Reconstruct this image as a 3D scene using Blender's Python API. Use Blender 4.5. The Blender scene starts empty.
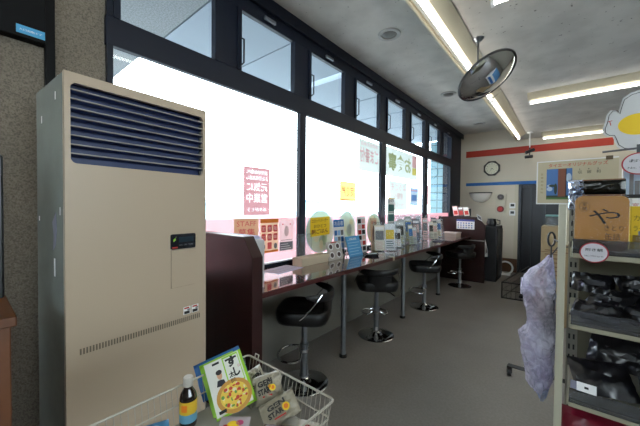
import bpy, bmesh, math, random
from mathutils import Matrix, Vector, noise
random.seed(7)
SC = bpy.context.scene
COL = SC.collection
PI = math.pi

# ------------------------------------------------------------------ camera
H = 1.4
yaw, pit, rol = math.radians(39.6759), math.radians(-1.14907), math.radians(0.53135)
fw = Vector((-math.sin(yaw)*math.cos(pit), math.cos(yaw)*math.cos(pit), math.sin(pit)))
rt = Vector((math.cos(yaw), math.sin(yaw), 0)); up = rt.cross(fw)
rt2 = rt*math.cos(rol)+up*math.sin(rol); up2 = -rt*math.sin(rol)+up*math.cos(rol)
cd = bpy.data.cameras.new('camera'); cam = bpy.data.objects.new('camera', cd); COL.objects.link(cam)
m = Matrix((rt2, up2, -fw)).transposed().to_4x4(); m.translation = Vector((0, 0, H)); cam.matrix_world = m
cd.sensor_width = 36; cd.lens = 300.538/640*36; cd.clip_start = 0.02; cd.clip_end = 500
SC.camera = cam

# ------------------------------------------------------------------ world, sun, exposure
w = bpy.data.worlds.new('World'); SC.world = w; w.use_nodes = True
bgn = w.node_tree.nodes['Background']
bgn.inputs[0].default_value = (0.86, 0.94, 1.0, 1); bgn.inputs[1].default_value = 9.0
SC.view_settings.view_transform = 'Standard'; SC.view_settings.look = 'None'
SC.view_settings.gamma = 1; SC.view_settings.use_curve_mapping = False
SC.view_settings.exposure = 0.55
TUBE = 7.5          # strength of the fluorescent tubes
SC.cycles.max_bounces = 8; SC.cycles.diffuse_bounces = 5; SC.cycles.transparent_max_bounces = 24
SC.cycles.caustics_reflective = False; SC.cycles.caustics_refractive = False
SC.cycles.sample_clamp_indirect = 6

# ------------------------------------------------------------------ materials
def lin(c):
    if isinstance(c, str): c = [int(c[i:i+2], 16)/255 for i in (0, 2, 4)]
    return [x/12.92 if x <= .04045 else ((x+.055)/1.055)**2.4 for x in c]+[1]
MC = {}
def mat(name, col='808080', rough=.6, metal=0, emit=0, noise_=0, nscale=40, bump=0, spec=.5, trans=0, alpha=1, coat=0, detail=4, col2=None):
    if name in MC: return MC[name]
    M = bpy.data.materials.new(name); M.use_nodes = True; nt = M.node_tree; N = nt.nodes; L = nt.links
    b = N['Principled BSDF']; c = lin(col)
    b.inputs['Base Color'].default_value = c; b.inputs['Roughness'].default_value = rough
    b.inputs['Metallic'].default_value = metal; b.inputs['Specular IOR Level'].default_value = spec
    b.inputs['Coat Weight'].default_value = coat; b.inputs['Coat Roughness'].default_value = .08
    if emit:
        b.inputs['Emission Color'].default_value = c; b.inputs['Emission Strength'].default_value = emit
    if noise_ or bump or col2:
        tc = N.new('ShaderNodeTexCoord'); nz = N.new('ShaderNodeTexNoise'); nz.inputs['Scale'].default_value = nscale; nz.inputs['Detail'].default_value = detail
        L.new(tc.outputs['Object'], nz.inputs['Vector'])
        if noise_ or col2:
            r = N.new('ShaderNodeValToRGB'); r.color_ramp.elements[0].position = .35; r.color_ramp.elements[1].position = .65
            k = 1-noise_
            r.color_ramp.elements[0].color = lin(col2) if col2 else [c[0]*k, c[1]*k, c[2]*k, 1]
            r.color_ramp.elements[1].color = c
            L.new(nz.outputs[0], r.inputs[0]); L.new(r.outputs[0], b.inputs['Base Color'])
        if bump:
            bp = N.new('ShaderNodeBump'); bp.inputs['Strength'].default_value = bump; bp.inputs['Distance'].default_value = .01
            L.new(nz.outputs[0], bp.inputs['Height']); L.new(bp.outputs[0], b.inputs['Normal'])
    out = N['Material Output']; last = b.outputs[0]
    if trans:   # light shines through paper / film
        t = N.new('ShaderNodeBsdfTranslucent'); t.inputs[0].default_value = c
        mx = N.new('ShaderNodeMixShader'); mx.inputs[0].default_value = trans; L.new(last, mx.inputs[1]); L.new(t.outputs[0], mx.inputs[2]); last = mx.outputs[0]
    if alpha < 1:
        t = N.new('ShaderNodeBsdfTransparent'); t.inputs[0].default_value = (1, 1, 1, 1)
        mx = N.new('ShaderNodeMixShader'); mx.inputs[0].default_value = alpha; L.new(t.outputs[0], mx.inputs[1]); L.new(last, mx.inputs[2]); last = mx.outputs[0]
    if last != b.outputs[0]: L.new(last, out.inputs[0])
    MC[name] = M; return M

def speckle(name, base, dark, scale, lo, hi, rough=.9, bump=.4, big=None):
    M = bpy.data.materials.new(name); M.use_nodes = True; nt = M.node_tree; N = nt.nodes; L = nt.links
    b = N['Principled BSDF']; b.inputs['Roughness'].default_value = rough
    tc = N.new('ShaderNodeTexCoord')
    v = N.new('ShaderNodeTexNoise'); v.inputs['Scale'].default_value = scale; v.inputs['Detail'].default_value = 3
    L.new(tc.outputs['Object'], v.inputs['Vector'])
    r = N.new('ShaderNodeValToRGB'); r.color_ramp.elements[0].position = lo; r.color_ramp.elements[1].position = hi
    r.color_ramp.elements[0].color = lin(dark); r.color_ramp.elements[1].color = lin(base)
    L.new(v.outputs[0], r.inputs[0]); last = r.outputs[0]
    if big:
        v2 = N.new('ShaderNodeTexNoise'); v2.inputs['Scale'].default_value = big[0]; v2.inputs['Detail'].default_value = 5
        L.new(tc.outputs['Object'], v2.inputs['Vector'])
        r2 = N.new('ShaderNodeValToRGB'); r2.color_ramp.elements[0].position = .35; r2.color_ramp.elements[1].position = .62
        r2.color_ramp.elements[0].color = (big[1],)*3+(1,); r2.color_ramp.elements[1].color = (1, 1, 1, 1)
        L.new(v2.outputs[0], r2.inputs[0])
        mx = N.new('ShaderNodeMixRGB'); mx.blend_type = 'MULTIPLY'; mx.inputs[0].default_value = 1
        L.new(last, mx.inputs[1]); L.new(r2.outputs[0], mx.inputs[2]); last = mx.outputs[0]
    L.new(last, b.inputs['Base Color'])
    bp = N.new('ShaderNodeBump'); bp.inputs['Strength'].default_value = bump; bp.inputs['Distance'].default_value = .004
    L.new(v.outputs[0], bp.inputs['Height']); L.new(bp.outputs[0], b.inputs['Normal'])
    MC[name] = M; return M

def tile_mat(name, col, grout, sx, sz):
    M = bpy.data.materials.new(name); M.use_nodes = True; N = M.node_tree.nodes; L = M.node_tree.links
    b = N['Principled BSDF']; b.inputs['Roughness'].default_value = .4
    tc = N.new('ShaderNodeTexCoord'); sp = N.new('ShaderNodeSeparateXYZ'); cb = N.new('ShaderNodeCombineXYZ')
    L.new(tc.outputs['Object'], sp.inputs[0]); L.new(sp.outputs[0], cb.inputs[0]); L.new(sp.outputs[2], cb.inputs[1])
    br = N.new('ShaderNodeTexBrick'); br.offset = 0; br.inputs['Scale'].default_value = 1
    br.inputs['Brick Width'].default_value = sx; br.inputs['Row Height'].default_value = sz; br.inputs['Mortar Size'].default_value = .012
    br.inputs['Color1'].default_value = lin(col); br.inputs['Color2'].default_value = lin(col); br.inputs['Mortar'].default_value = lin(grout)
    L.new(cb.outputs[0], br.inputs[0]); L.new(br.outputs[0], b.inputs['Base Color']); MC[name] = M; return M

def glass_mat():
    M = bpy.data.materials.new('window_glass'); M.use_nodes = True; N = M.node_tree.nodes; L = M.node_tree.links
    t = N.new('ShaderNodeBsdfTransparent'); t.inputs[0].default_value = (.93, .96, .97, 1)
    g = N.new('ShaderNodeBsdfGlossy'); g.inputs['Roughness'].default_value = .02
    f = N.new('ShaderNodeLayerWeight'); f.inputs[0].default_value = .5
    p = N.new('ShaderNodeMath'); p.operation = 'POWER'; L.new(f.outputs['Facing'], p.inputs[0]); p.inputs[1].default_value = 5
    q = N.new('ShaderNodeMath'); q.operation = 'MULTIPLY_ADD'; L.new(p.outputs[0], q.inputs[0]); q.inputs[1].default_value = .5; q.inputs[2].default_value = .03
    mx = N.new('ShaderNodeMixShader'); L.new(q.outputs[0], mx.inputs[0]); L.new(t.outputs[0], mx.inputs[1]); L.new(g.outputs[0], mx.inputs[2])
    L.new(mx.outputs[0], N['Material Output'].inputs[0]); return M
GLASS = glass_mat()
def clear_mat(name, tint, a=.25, rough=.12, bump=0):
    M = bpy.data.materials.new(name); M.use_nodes = True; N = M.node_tree.nodes; L = M.node_tree.links
    t = N.new('ShaderNodeBsdfTransparent'); t.inputs[0].default_value = lin(tint)
    b = N['Principled BSDF']; b.inputs['Base Color'].default_value = lin(tint); b.inputs['Roughness'].default_value = rough
    b.inputs['Specular IOR Level'].default_value = .8
    mx = N.new('ShaderNodeMixShader'); mx.inputs[0].default_value = a; L.new(t.outputs[0], mx.inputs[1]); L.new(b.outputs[0], mx.inputs[2])
    if bump:
        tc = N.new('ShaderNodeTexCoord'); vz = N.new('ShaderNodeTexNoise'); vz.inputs['Scale'].default_value = 26; vz.inputs['Detail'].default_value = 6; vz.inputs['Distortion'].default_value = 1.5
        L.new(tc.outputs['Object'], vz.inputs['Vector'])
        bp = N.new('ShaderNodeBump'); bp.inputs['Strength'].default_value = bump; bp.inputs['Distance'].default_value = .02
        L.new(vz.outputs[0], bp.inputs['Height']); L.new(bp.outputs[0], b.inputs['Normal'])
        mr = N.new('ShaderNodeMapRange'); mr.inputs[1].default_value = .35; mr.inputs[2].default_value = .7; mr.inputs[3].default_value = a*.7; mr.inputs[4].default_value = min(1, a*1.3)
        L.new(vz.outputs[0], mr.inputs[0]); L.new(mr.outputs[0], mx.inputs[0])
    L.new(mx.outputs[0], N['Material Output'].inputs[0]); return M
ACRYL = clear_mat('clear_acrylic', 'F0F4F6', .08)
CLEAR = clear_mat('clear_plastic_film', 'B8BAC0', .10, .15)
WRAP = clear_mat('thin_wrapper', 'F4F4F4', .03, .12)
BAGM = clear_mat('crinkled_bag_plastic', 'E6E2F4', .5, .16, .9)
BAGB = clear_mat('bluish_bag_plastic', 'BCC8E4', .5, .3, .5)

PLASTER = speckle('pebbled_plaster', '837A6D', '625A4E', 150, .34, .60, .95, .7, (3, .88))
CEIL = speckle('rockwool_ceiling', 'CAC9C4', '7E7E7A', 34, .27, .30, .95, .2, (4, .82))
SOFF = speckle('outside_soffit', '9A9EA0', '828688', 70, .4, .6, .9, .3)
FLOORM = speckle('vinyl_floor', '8C8680', '847E78', 60, .4, .6, .36, .02, (2.2, .88))
mW = mat('painted_wall', 'CDC3B0', .8, noise_=.06, nscale=2)
mRoomDark = mat('store_wall', '9A9488', .8)
mLow = mat('grey_knee_wall', '7C7970', .7, noise_=.1, nscale=4)
mFrame = mat('dark_bronze_aluminium', '0A1222', .45, .0, spec=.3)
mFrameB = mat('black_steel', '08080A', .6, 0, spec=.15)
mWine = mat('wine_laminate', '2E1210', .42, coat=.05, noise_=.3, nscale=6, spec=.35)
mWineTop = mat('polished_wine_countertop', '4A1E1C', .07, coat=1, noise_=.3, nscale=7)
mEdge = mat('wine_edge_band', '4A1F1C', .35)
mChrome = mat('chrome', 'C8CACC', .12, 1)
mChromeD = mat('brushed_steel', '8F9499', .3, 1)
mBlk = mat('black_plastic', '101013', .35)
mBlkV = mat('black_vinyl', '0C0C0E', .42, bump=.1, nscale=120)
mWh = mat('white_paper', 'E4E4E4', .7)
mWhT = mat('backlit_white_paper', 'F0F0EE', .7, trans=.6)
mIvory = mat('ivory_enamel', '776F5F', .5)
mIvoryP = mat('ivory_plastic', 'BFB69E', .45)
mRed = mat('red_print', 'B02018', .6)
mRedBand = mat('red_wall_band', 'A62C14', .6)
mBlueBand = mat('blue_wall_band', '1C62A8', .6)
mBlueP = mat('blue_print', '2D6CB0', .6)
mYel = mat('yellow_print', 'E8C21C', .6)
mInk = mat('black_print', '141414', .6)
mGreyP = mat('grey_print', '6E6E70', .6)
mGreen = mat('lime_green_print', '8CC028', .5)
mOr = mat('orange_print', 'D8761C', .5)

# ------------------------------------------------------------------ mesh builder
class MB:
    def __init__(s, *mats):
        s.bm = bmesh.new(); s.mats = list(mats) or [mWh]; s.M = Matrix(); s.mi = 0; s.flat = False
    def use(s, m):
        if m not in s.mats: s.mats.append(m)
        s.mi = s.mats.index(m); return s
    def _v(s, p): return s.bm.verts.new(s.M @ Vector(p))
    def _f(s, vs):
        try: f = s.bm.faces.new(vs); f.material_index = s.mi; return f
        except ValueError: return None
    def box(s, x0, y0, z0, x1, y1, z1):
        if s.flat: s._f([s._v(q) for q in ((x0,y0,z1),(x1,y0,z1),(x1,y1,z1),(x0,y1,z1))]); return s
        v = [s._v(p) for p in ((x0,y0,z0),(x1,y0,z0),(x1,y1,z0),(x0,y1,z0),(x0,y0,z1),(x1,y0,z1),(x1,y1,z1),(x0,y1,z1))]
        for q in ((3,2,1,0),(4,5,6,7),(0,1,5,4),(1,2,6,5),(2,3,7,6),(3,0,4,7)): s._f([v[i] for i in q])
        return s
    def prism(s, pts, a, b, ax='y'):        # polygon swept along an axis
        def P(p, t):
            return {'y': (p[0], t, p[1]), 'x': (t, p[0], p[1]), 'z': (p[0], p[1], t)}[ax]
        if s.flat: s._f([s._v(P(p, b)) for p in pts]); return s
        A = [s._v(P(p, a)) for p in pts]; B = [s._v(P(p, b)) for p in pts]; n = len(pts)
        s._f(A[::-1]); s._f(B)
        for i in range(n): s._f([A[i], A[(i+1) % n], B[(i+1) % n], B[i]])
        return s
    def tube(s, pts, r, n=8, closed=False, cap=True):
        pts = [Vector(p) for p in pts]; rings = []; N = len(pts); prev = None
        for i, p in enumerate(pts):
            if closed: d = pts[(i+1) % N]-pts[i-1]
            else: d = pts[min(i+1, N-1)]-pts[max(i-1, 0)]
            d.normalize()
            a = prev if prev else (Vector((0, 0, 1)) if abs(d.z) < .9 else Vector((1, 0, 0)))
            u = (a-d*a.dot(d)).normalized(); v = d.cross(u); prev = u
            rr = r[i] if isinstance(r, (list, tuple)) else r
            rings.append([s._v(p+u*rr*math.cos(2*PI*k/n)+v*rr*math.sin(2*PI*k/n)) for k in range(n)])
        for i in range(N if closed else N-1):
            A, B = rings[i], rings[(i+1) % N]
            for k in range(n): s._f([A[k], A[(k+1) % n], B[(k+1) % n], B[k]])
        if cap and not closed: s._f(rings[0][::-1]); s._f(rings[-1])
        return s
    def lathe(s, prof, c=(0,0,0), n=28):
        rings = []
        for r, z in prof:
            rings.append([s._v((c[0]+r*math.cos(2*PI*k/n), c[1]+r*math.sin(2*PI*k/n), c[2]+z)) for k in range(n)] if r > 1e-5 else [s._v((c[0], c[1], c[2]+z))])
        for A, B in zip(rings, rings[1:]):
            if len(A) == 1 and len(B) == 1: continue
            for k in range(n):
                if len(A) == 1: s._f([A[0], B[(k+1) % n], B[k]])
                elif len(B) == 1: s._f([A[k], A[(k+1) % n], B[0]])
                else: s._f([A[k], A[(k+1) % n], B[(k+1) % n], B[k]])
        return s
    def ell(s, cu, cv, a, b, w0, w1, n=28):  # elliptical plate in local uv
        return s.prism([(cu+a*math.cos(2*PI*k/n), cv+b*math.sin(2*PI*k/n)) for k in range(n)], w0, w1, 'z')
    def quad(s, *p): s._f([s._v(q) for q in p]); return s
    def rect(s, u0, v0, u1, v1, w0=.0, w1=.001): return s.box(u0, v0, w0, u1, v1, w1)
    def rrect(s, u0, v0, u1, v1, r, w0, w1, n=5):
        pts = []
        for cx, cy, a0 in ((u1-r, v1-r, 0), (u0+r, v1-r, 90), (u0+r, v0+r, 180), (u1-r, v0+r, 270)):
            for k in range(n+1):
                a = math.radians(a0+90*k/n); pts.append((cx+r*math.cos(a), cy+r*math.sin(a)))
        return s.prism(pts, w0, w1, 'z')
    def text(s, body, cu, cv, hgt, w_, width=None, flip=False, rot=0, bold=0):
        c = bpy.data.curves.new('t', 'FONT'); c.body = body; c.size = 1; c.resolution_u = 2; c.align_x = 'LEFT'; c.offset = bold
        o = bpy.data.objects.new('t', c); COL.objects.link(o); bpy.context.view_layer.update()
        me = bpy.data.meshes.new_from_object(o.evaluated_get(bpy.context.evaluated_depsgraph_get()))
        bpy.data.objects.remove(o); bpy.data.curves.remove(c)
        if not me.vertices: return s
        xs = [v.co.x for v in me.vertices]; ys = [v.co.y for v in me.vertices]
        w0, h0 = max(xs)-min(xs), max(ys)-min(ys)
        sy = hgt/h0; sx = (width/w0) if width else sy
        mx_, my_ = (max(xs)+min(xs))/2, (max(ys)+min(ys))/2
        T = Matrix.Translation((cu, cv, w_)) @ Matrix.Rotation(rot, 4, 'Z') @ Matrix.Diagonal((-sx if flip else sx, sy, 1, 1)) @ Matrix.Translation((-mx_, -my_, 0))
        vs = [s._v(T @ v.co) for v in me.vertices]
        for p in me.polygons: s._f([vs[i] for i in p.vertices])
        bpy.data.meshes.remove(me); return s
    def sheet(s, fn, nu, nv):                # grid surface from a function
        g = [[s._v(fn(i/nu, j/nv)) for j in range(nv+1)] for i in range(nu+1)]
        for i in range(nu):
            for j in range(nv): s._f([g[i][j], g[i+1][j], g[i+1][j+1], g[i][j+1]])
        return s
    def build(s, name, parent=None, loc=None, bevel=0, smooth=False, sub=0, fix=True):
        if fix: bmesh.ops.recalc_face_normals(s.bm, faces=s.bm.faces)
        me = bpy.data.meshes.new(name); s.bm.to_mesh(me); s.bm.free()
        for m_ in s.mats: me.materials.append(m_)
        o = bpy.data.objects.new(name, me); COL.objects.link(o)
        if parent: o.parent = parent
        if loc: o.location = loc
        if smooth:
            for p in me.polygons: p.use_smooth = True
            if smooth != 'all': me.set_sharp_from_angle(angle=math.radians(40))
        if bevel:
            b = o.modifiers.new('b', 'BEVEL'); b.width = bevel; b.segments = 2; b.limit_method = 'ANGLE'; b.angle_limit = math.radians(40)
        if sub:
            b = o.modifiers.new('s', 'SUBSURF'); b.levels = b.render_levels = sub
        return o
def FR(o, u, v):
    u = Vector(u).normalized(); v = Vector(v).normalized(); w_ = u.cross(v)
    m_ = Matrix((u, v, w_)).transposed().to_4x4(); m_.translation = Vector(o); return m_
def WIN(y, z, x=-2.045): return FR((x, y, z), (0, 1, 0), (0, 0, 1))      # upright, facing the room
def FAR(x, z, y=7.795): return FR((x, y, z), (1, 0, 0), (0, 0, 1))       # upright, facing the viewer's end
def tag(o, label, cat, group=None):
    o['label'] = label; o['category'] = cat
    if group: o['group'] = group
    return o
def thing(name, label, cat, loc=(0,0,0), rz=0, group=None):
    o = bpy.data.objects.new(name, None); COL.objects.link(o); o.location = loc; o.rotation_euler = (0, 0, rz); o.empty_display_size = .05
    return tag(o, label, cat, group)
def struct(o): o['kind'] = 'structure'; return o
def copy_tree(o, parent=None):
    c = o.copy(); COL.objects.link(c); c.parent = parent
    for ch in list(o.children): copy_tree(ch, c)
    return c

# ================================================================== THE ROOM
XW = -2.05      # window wall, inner face
YF = 7.8        # far wall
HC = 3.17       # ceiling by the windows
HL = 2.90       # ceiling over the store
struct(MB(FLOORM).box(XW-.15, -3.1, -.1, 4.1, YF+1.6, 0).build('floor'))
struct(MB(CEIL).box(XW-.15, -3.1, HC, -.92, YF+.1, HC+.1).build('ceiling'))
struct(MB(CEIL).box(-.92, -3.1, HL, 4.1, YF+.1, HC+.1).build('ceiling'))
# unseen glazing added behind and right of the viewer for fill daylight
WB = (-1.7, 1.6, 2.15, 2.7); WR = (-1.4, 2.2, 1.35, 2.65)
def holed(b, a0, a1, h, lo, hi, w_, ax):
    for (p0, q0, p1, q1) in ((a0, 0, w_[0], h), (w_[1], 0, a1, h), (w_[0], 0, w_[1], w_[2]), (w_[0], w_[3], w_[1], h)):
        b.box(p0, lo, q0, p1, hi, q1) if ax == 'x' else b.box(lo, p0, q0, hi, p1, q1)
    return b
struct(holed(MB(mRoomDark), -3.1, YF+.1, HL, 4, 4.1, WR, 'y').build('wall_right'))
struct(holed(MB(mRoomDark), XW-.15, 4.1, HL, -3.1, -3, WB, 'x').build('wall_back'))
b = MB(mFrame)
for k in range(4): x = WB[0]+(WB[1]-WB[0]-.06)*k/3; b.box(x, -3.08, WB[2], x+.06, -3.0, WB[3])
f = struct(b.build('window_13')); MB(GLASS).box(WB[0], -3.05, WB[2], WB[1], -3.044, WB[3]).build('glass', f)
b = MB(mFrame)
for k in range(4): x = WR[0]+(WR[1]-WR[0]-.06)*k/3; b.box(4.0, x, WR[2], 4.08, x+.06, WR[3])
f = struct(b.build('window_14')); MB(GLASS).box(4.05, WR[0], WR[2], 4.056, WR[1], WR[3]).build('glass', f)
# window wall: knee wall, pebbled piers at the near end
b = MB(PLASTER).box(XW-.15, -3, 0, XW, .56, HC)
b.use(mLow).box(XW-.15, .56, 0, XW, YF, .865)
b.use(mFrame).box(XW-.15, 6.95, .865, XW, YF, HC)
struct(b.build('wall_left'))
# far wall with a dark doorway
DX0, DX1, DZ = -.86, -.12, 1.93
b = MB(mW).box(XW-.15, YF, 0, DX0, YF+.12, HC).box(DX1, YF, 0, 4.1, YF+.12, HC).box(DX0, YF, DZ, DX1, YF+.12, HC)
b.use(mRedBand).rect(0,0,0,0) if False else None
struct(b.build('wall_far'))
struct(MB(mRedBand).box(-1.93, YF-.006, 2.605, .61, YF, 2.75).build('trim_1'))
struct(MB(mBlueBand).box(-1.92, YF-.006, 1.93, -.1, YF, 2.0).build('trim_2'))
struct(MB(mat('brown_skirting', '5A3A22', .5, noise_=.3, nscale=8)).box(-1.3, YF-.015, 0, DX0, YF, .3).build('baseboard_far'))
d = MB(mat('dark_door', '23262C', .4)).box(DX0, YF+.10, 0, DX1, YF+.12, DZ)
struct(d.build('door_1'))
b = MB(mat('door_steel', '3A3D42', .35, .4))
b.box(DX0+.002, YF-.01, 0, DX0+.05, YF+.1, DZ-.002); b.box(DX1-.05, YF-.01, 0, DX1-.002, YF+.1, DZ-.002)
for x in (-.66, -.42): b.box(x, YF+.07, 0, x+.035, YF+.1, DZ-.002)
b.box(DX0+.05, YF+.06, DZ-.06, DX1-.05, YF+.1, DZ-.002)
o = b.build('door_frame'); o.parent = bpy.data.objects['door_1']
struct(MB(mIvoryP).box(DX0-.07, YF-.012, 0, DX0, YF, 1.93).build('trim_3'))

# ---- window framing (dark aluminium)
FX0, FX1 = -2.062, -2.02
struct(MB(mFrame).box(FX0, .54, 2.31, FX1, 6.95, 2.475).build('trim_4', bevel=.004))      # transom
b = MB(mFrame).box(FX0, .54, 2.95, FX1, 6.95, HC-.001); b.box(FX1, .3, 3.06, FX1+.03, YF-.001, HC-.001)
struct(b.build('trim_5', bevel=.004))                                                         # head
b = MB(mFrame).box(FX0, .54, .866, FX1-.005, 6.95, .893); b.use(mat('pale_sash_bar', 'C8C8CC', .4)).box(FX1-.02, .60, .893, FX1-.005, 6.91, .905)
struct(b.build('trim_6'))                                                                     # sill
lows = [(.575, 2.12), (2.21, 3.755), (3.90, 5.375), (5.545, 6.90)]
ups = [(.61, 1.21), (1.44, 2.03), (2.27, 2.85), (3.10, 3.68), (3.92, 4.50), (4.75, 5.33), (5.56, 6.13), (6.37, 6.90)]
n = 0
for i, (a, c) in enumerate(lows):
    n += 1
    l = .545 if i == 0 else (lows[i-1][1]+a)/2; r = 6.95 if i == 3 else (c+lows[i+1][0])/2
    f = MB(mFrame).box(FX0, l, .893, FX1, a, 2.31).box(FX0, c, .893, FX1, r, 2.31).build('window_%d' % n)
    struct(f); g = MB(GLASS).box(-2.058, a, .893, -2.053, c, 2.31).build('glass', f)
for i, (a, c) in enumerate(ups):
    n += 1
    l = .545 if i == 0 else (ups[i-1][1]+a)/2; r = 6.95 if i == 7 else (c+ups[i+1][0])/2
    f = MB(mFrame).box(FX0, l, 2.475, FX1, a, 2.95).box(FX0, c, 2.475, FX1, r, 2.95)
    f.box(FX1, a-.035, 2.47, FX1+.012, a, 2.955).box(FX1, c, 2.47, FX1+.012, c+.035, 2.955)
    f = f.build('window_%d' % n); struct(f)
    MB(GLASS).box(-2.058, a, 2.475, -2.053, c, 2.95).build('glass', f)
    if i > 0:
        h_ = MB(mBlk).tube([(FX1+.01, a-.012, 2.50), (FX1+.045, a-.004, 2.52), (FX1+.045, a-.004, 2.70), (FX1+.01, a-.012, 2.72)], .007, 6)
        h_.build('handle', f)
        MB(mChromeD).box(FX1+.01, a+.22, 2.975, FX1+.03, a+.34, 3.0).build('stay', f)
# black door frame at the near left with its blue sticker
b = MB(mFrameB).box(XW, .284, 0, XW+.04, .322, HC-.002).box(XW, -1.2, 2.185, XW+.06, .284, HC-.002)
struct(b.build('trim_7', bevel=.003))
b = MB(mat('cyan_sticker', '3C96C4', .5)); b.M = WIN(.18, 2.20, XW+.062); b.rect(0, 0, .10, .038, 0, .001); b.use(mWh)
b.text('入口自動ドア', .05, .019, .010, .0015, .08)
tag(b.build('sticker'), 'small blue sticker on the black beam above the cooler unit', 'sticker')

# ---- outside
struct(MB(mat('pale_concrete', '94989A', .9, noise_=.1, nscale=.6)).box(-90, -60, -.32, XW-.16, 90, -.12).build('ground'))
b = MB(SOFF).box(-16, -4, 3.1, XW-.16, 1.345, 3.3)
b.use(mat('eave_panel', '9FAAB4', .8))
for i, y in enumerate((1.36, 2.24, 3.24, 4.14, 5.06, 5.98, 6.9)): b.box(-3.7, y, 3.1, XW-.16, y+.865 if i else 2.225, 3.3)
struct(b.build('eaves'))
struct(MB(tile_mat('pale_blue_tiles', '7FA3AC', '4E6970', .2, .2)).box(-2.78, YF, -.1, XW-.151, YF+.2, 3.09).build('wall_outer'))
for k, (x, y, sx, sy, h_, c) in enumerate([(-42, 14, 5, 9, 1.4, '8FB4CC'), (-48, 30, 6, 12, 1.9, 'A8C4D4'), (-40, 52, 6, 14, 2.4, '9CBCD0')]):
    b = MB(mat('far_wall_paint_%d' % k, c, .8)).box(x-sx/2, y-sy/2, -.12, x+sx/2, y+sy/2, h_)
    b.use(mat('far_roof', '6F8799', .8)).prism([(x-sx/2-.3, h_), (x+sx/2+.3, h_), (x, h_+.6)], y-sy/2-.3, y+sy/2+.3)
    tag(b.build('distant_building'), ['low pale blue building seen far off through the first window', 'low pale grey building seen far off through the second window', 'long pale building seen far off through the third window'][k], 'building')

# ================================================================== CEILING THINGS
mTube = mat('lit_fluorescent_tube', 'FFFAF0', .4, emit=TUBE)
def fixture(name_len, along, label, group, loc):
    t = thing('fluorescent_light', label, 'ceiling light', loc, 0 if along == 'x' else PI/2, group)
    L2 = name_len
    b = MB(mIvoryP).prism([(-.11, 0), (.11, 0), (.10, -.02), (.028, -.075), (-.028, -.075), (-.10, -.02)], 0, L2, 'x'); b.build('housing', t)
    for x in (.012, L2-.03): MB(mWh).box(x, -.016, -.128, x+.02, .016, -.07).build('lamp_holder', t)
    MB(mTube).tube([(.032, 0, -.108), (L2-.03, 0, -.108)], .014, 10).build('tube', t, smooth=True)
    return t
for y0, lab in ((-1.12, 'ivory batten light along the window-side ceiling step, overhead and nearest of the row'), (1.64, 'ivory batten light along the ceiling step, above and beside the round mirror'), (4.41, 'ivory batten light along the ceiling step, reaching toward the far wall')):
    fixture(2.75, 'y', lab, 'lights along the ceiling step', (-.80, y0, HL))
for y0, lab in ((2.33, 'crosswise batten light at the top of the picture, nearest the viewer'), (4.83, 'crosswise batten light in the middle of the ceiling, behind the round mirror'), (7.38, 'crosswise batten light close to the red band of the far wall')):
    fixture(2.45, 'x', lab, 'crosswise ceiling lights', (-.45, y0, HL))
struct(MB(mIvoryP).box(-.925, -3, HL-.03, -.905, YF, HC).build('trim_8'))
mVent = mat('downlight_rim', 'A8A8A6', .5)
for (x, y), lab in zip(((-1.45, 2.83), (-1.48, 4.87), (-1.48, 6.95)), ('round recessed ceiling downlight, largest, above the second window', 'round recessed ceiling downlight left of the convex mirror', 'round recessed ceiling downlight nearest the far wall')):
    t = thing('downlight', lab, 'ceiling light', (x, y, HC), 0, 'recessed downlights')
    MB(mVent).lathe([(.075, -.001), (.115, -.001), (.112, -.012), (.095, -.016), (.078, -.012), (.075, -.001)]).build('rim', t, smooth=True)
    MB(mat('dull_lamp_glass', '55524A', .3)).lathe([(0, -.006), (.04, -.008), (.076, -.002)]).build('lamp', t, smooth=True)
# convex mirror
MC_ = Vector((-.50, 2.55, 2.39))
th_, ph_ = math.radians(108), math.radians(-56)
nrm = Vector((math.cos(ph_)*math.sin(th_), math.cos(ph_)*math.cos(th_), math.sin(ph_)))
t = thing('convex_mirror', 'round convex security mirror hanging tilted from the ceiling', 'mirror', (0, 0, 0))
q = nrm.to_track_quat('Z', 'Y').to_matrix().to_4x4(); q.translation = MC_
b = MB(mat('mirror_silver', 'D8DCE0', .03, 1)); b.M = q; R = .212
b.lathe([(R*math.sin(a)/math.sin(.75), R/math.sin(.75)*(math.cos(a)-math.cos(.75))*.8) for a in [.75*(1-k/12) for k in range(13)]], n=40); b.build('mirror_face', t, smooth='all')
b = MB(mat('mirror_rim', '2A2A2C', .35)); b.M = q; b.lathe([(R-.004, -.006), (R+.006, -.008), (R+.009, 0), (R+.006, .008), (R-.003, .006)], n=40); b.build('rim', t, smooth=True)
b = MB(mat('mirror_back', '4A4A46', .5)); b.M = q; b.lathe([(R-.002, -.004), (.12, -.03), (0, -.04)], n=32); b.build('back_shell', t, smooth=True)
b = MB(mChromeD); b.tube([(-.647, 2.95, HL), (-.63, 2.86, HL-.25), tuple(MC_-nrm*.035)], .008, 8); b.lathe([(0, -.03), (.02, -.03), (.045, -.006), (.045, 0)], (-.647, 2.95, HL)); b.build('hanger', t, smooth=True)
# small spot cameras on a stem
t = thing('security_camera', 'small dark twin camera on a short stem hung before the red band', 'camera', (-.62, 7.15, 0))
MB(mWh).lathe([(.05, HL), (.05, HL-.02), (.012, HL-.03), (.008, HL-.30), (0, HL-.30)], n=14).build('stem', t, smooth=True)
b = MB(mBlk).tube([(-.06, -.03, 2.50), (.07, .03, 2.56)], .032, 10); b.tube([(-.07, .0, 2.42), (.05, -.04, 2.42)], .03, 10).tube([(0, 0, 2.6), (0, 0, 2.40)], .010, 8); b.build('camera_head', t, smooth=True)

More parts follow.
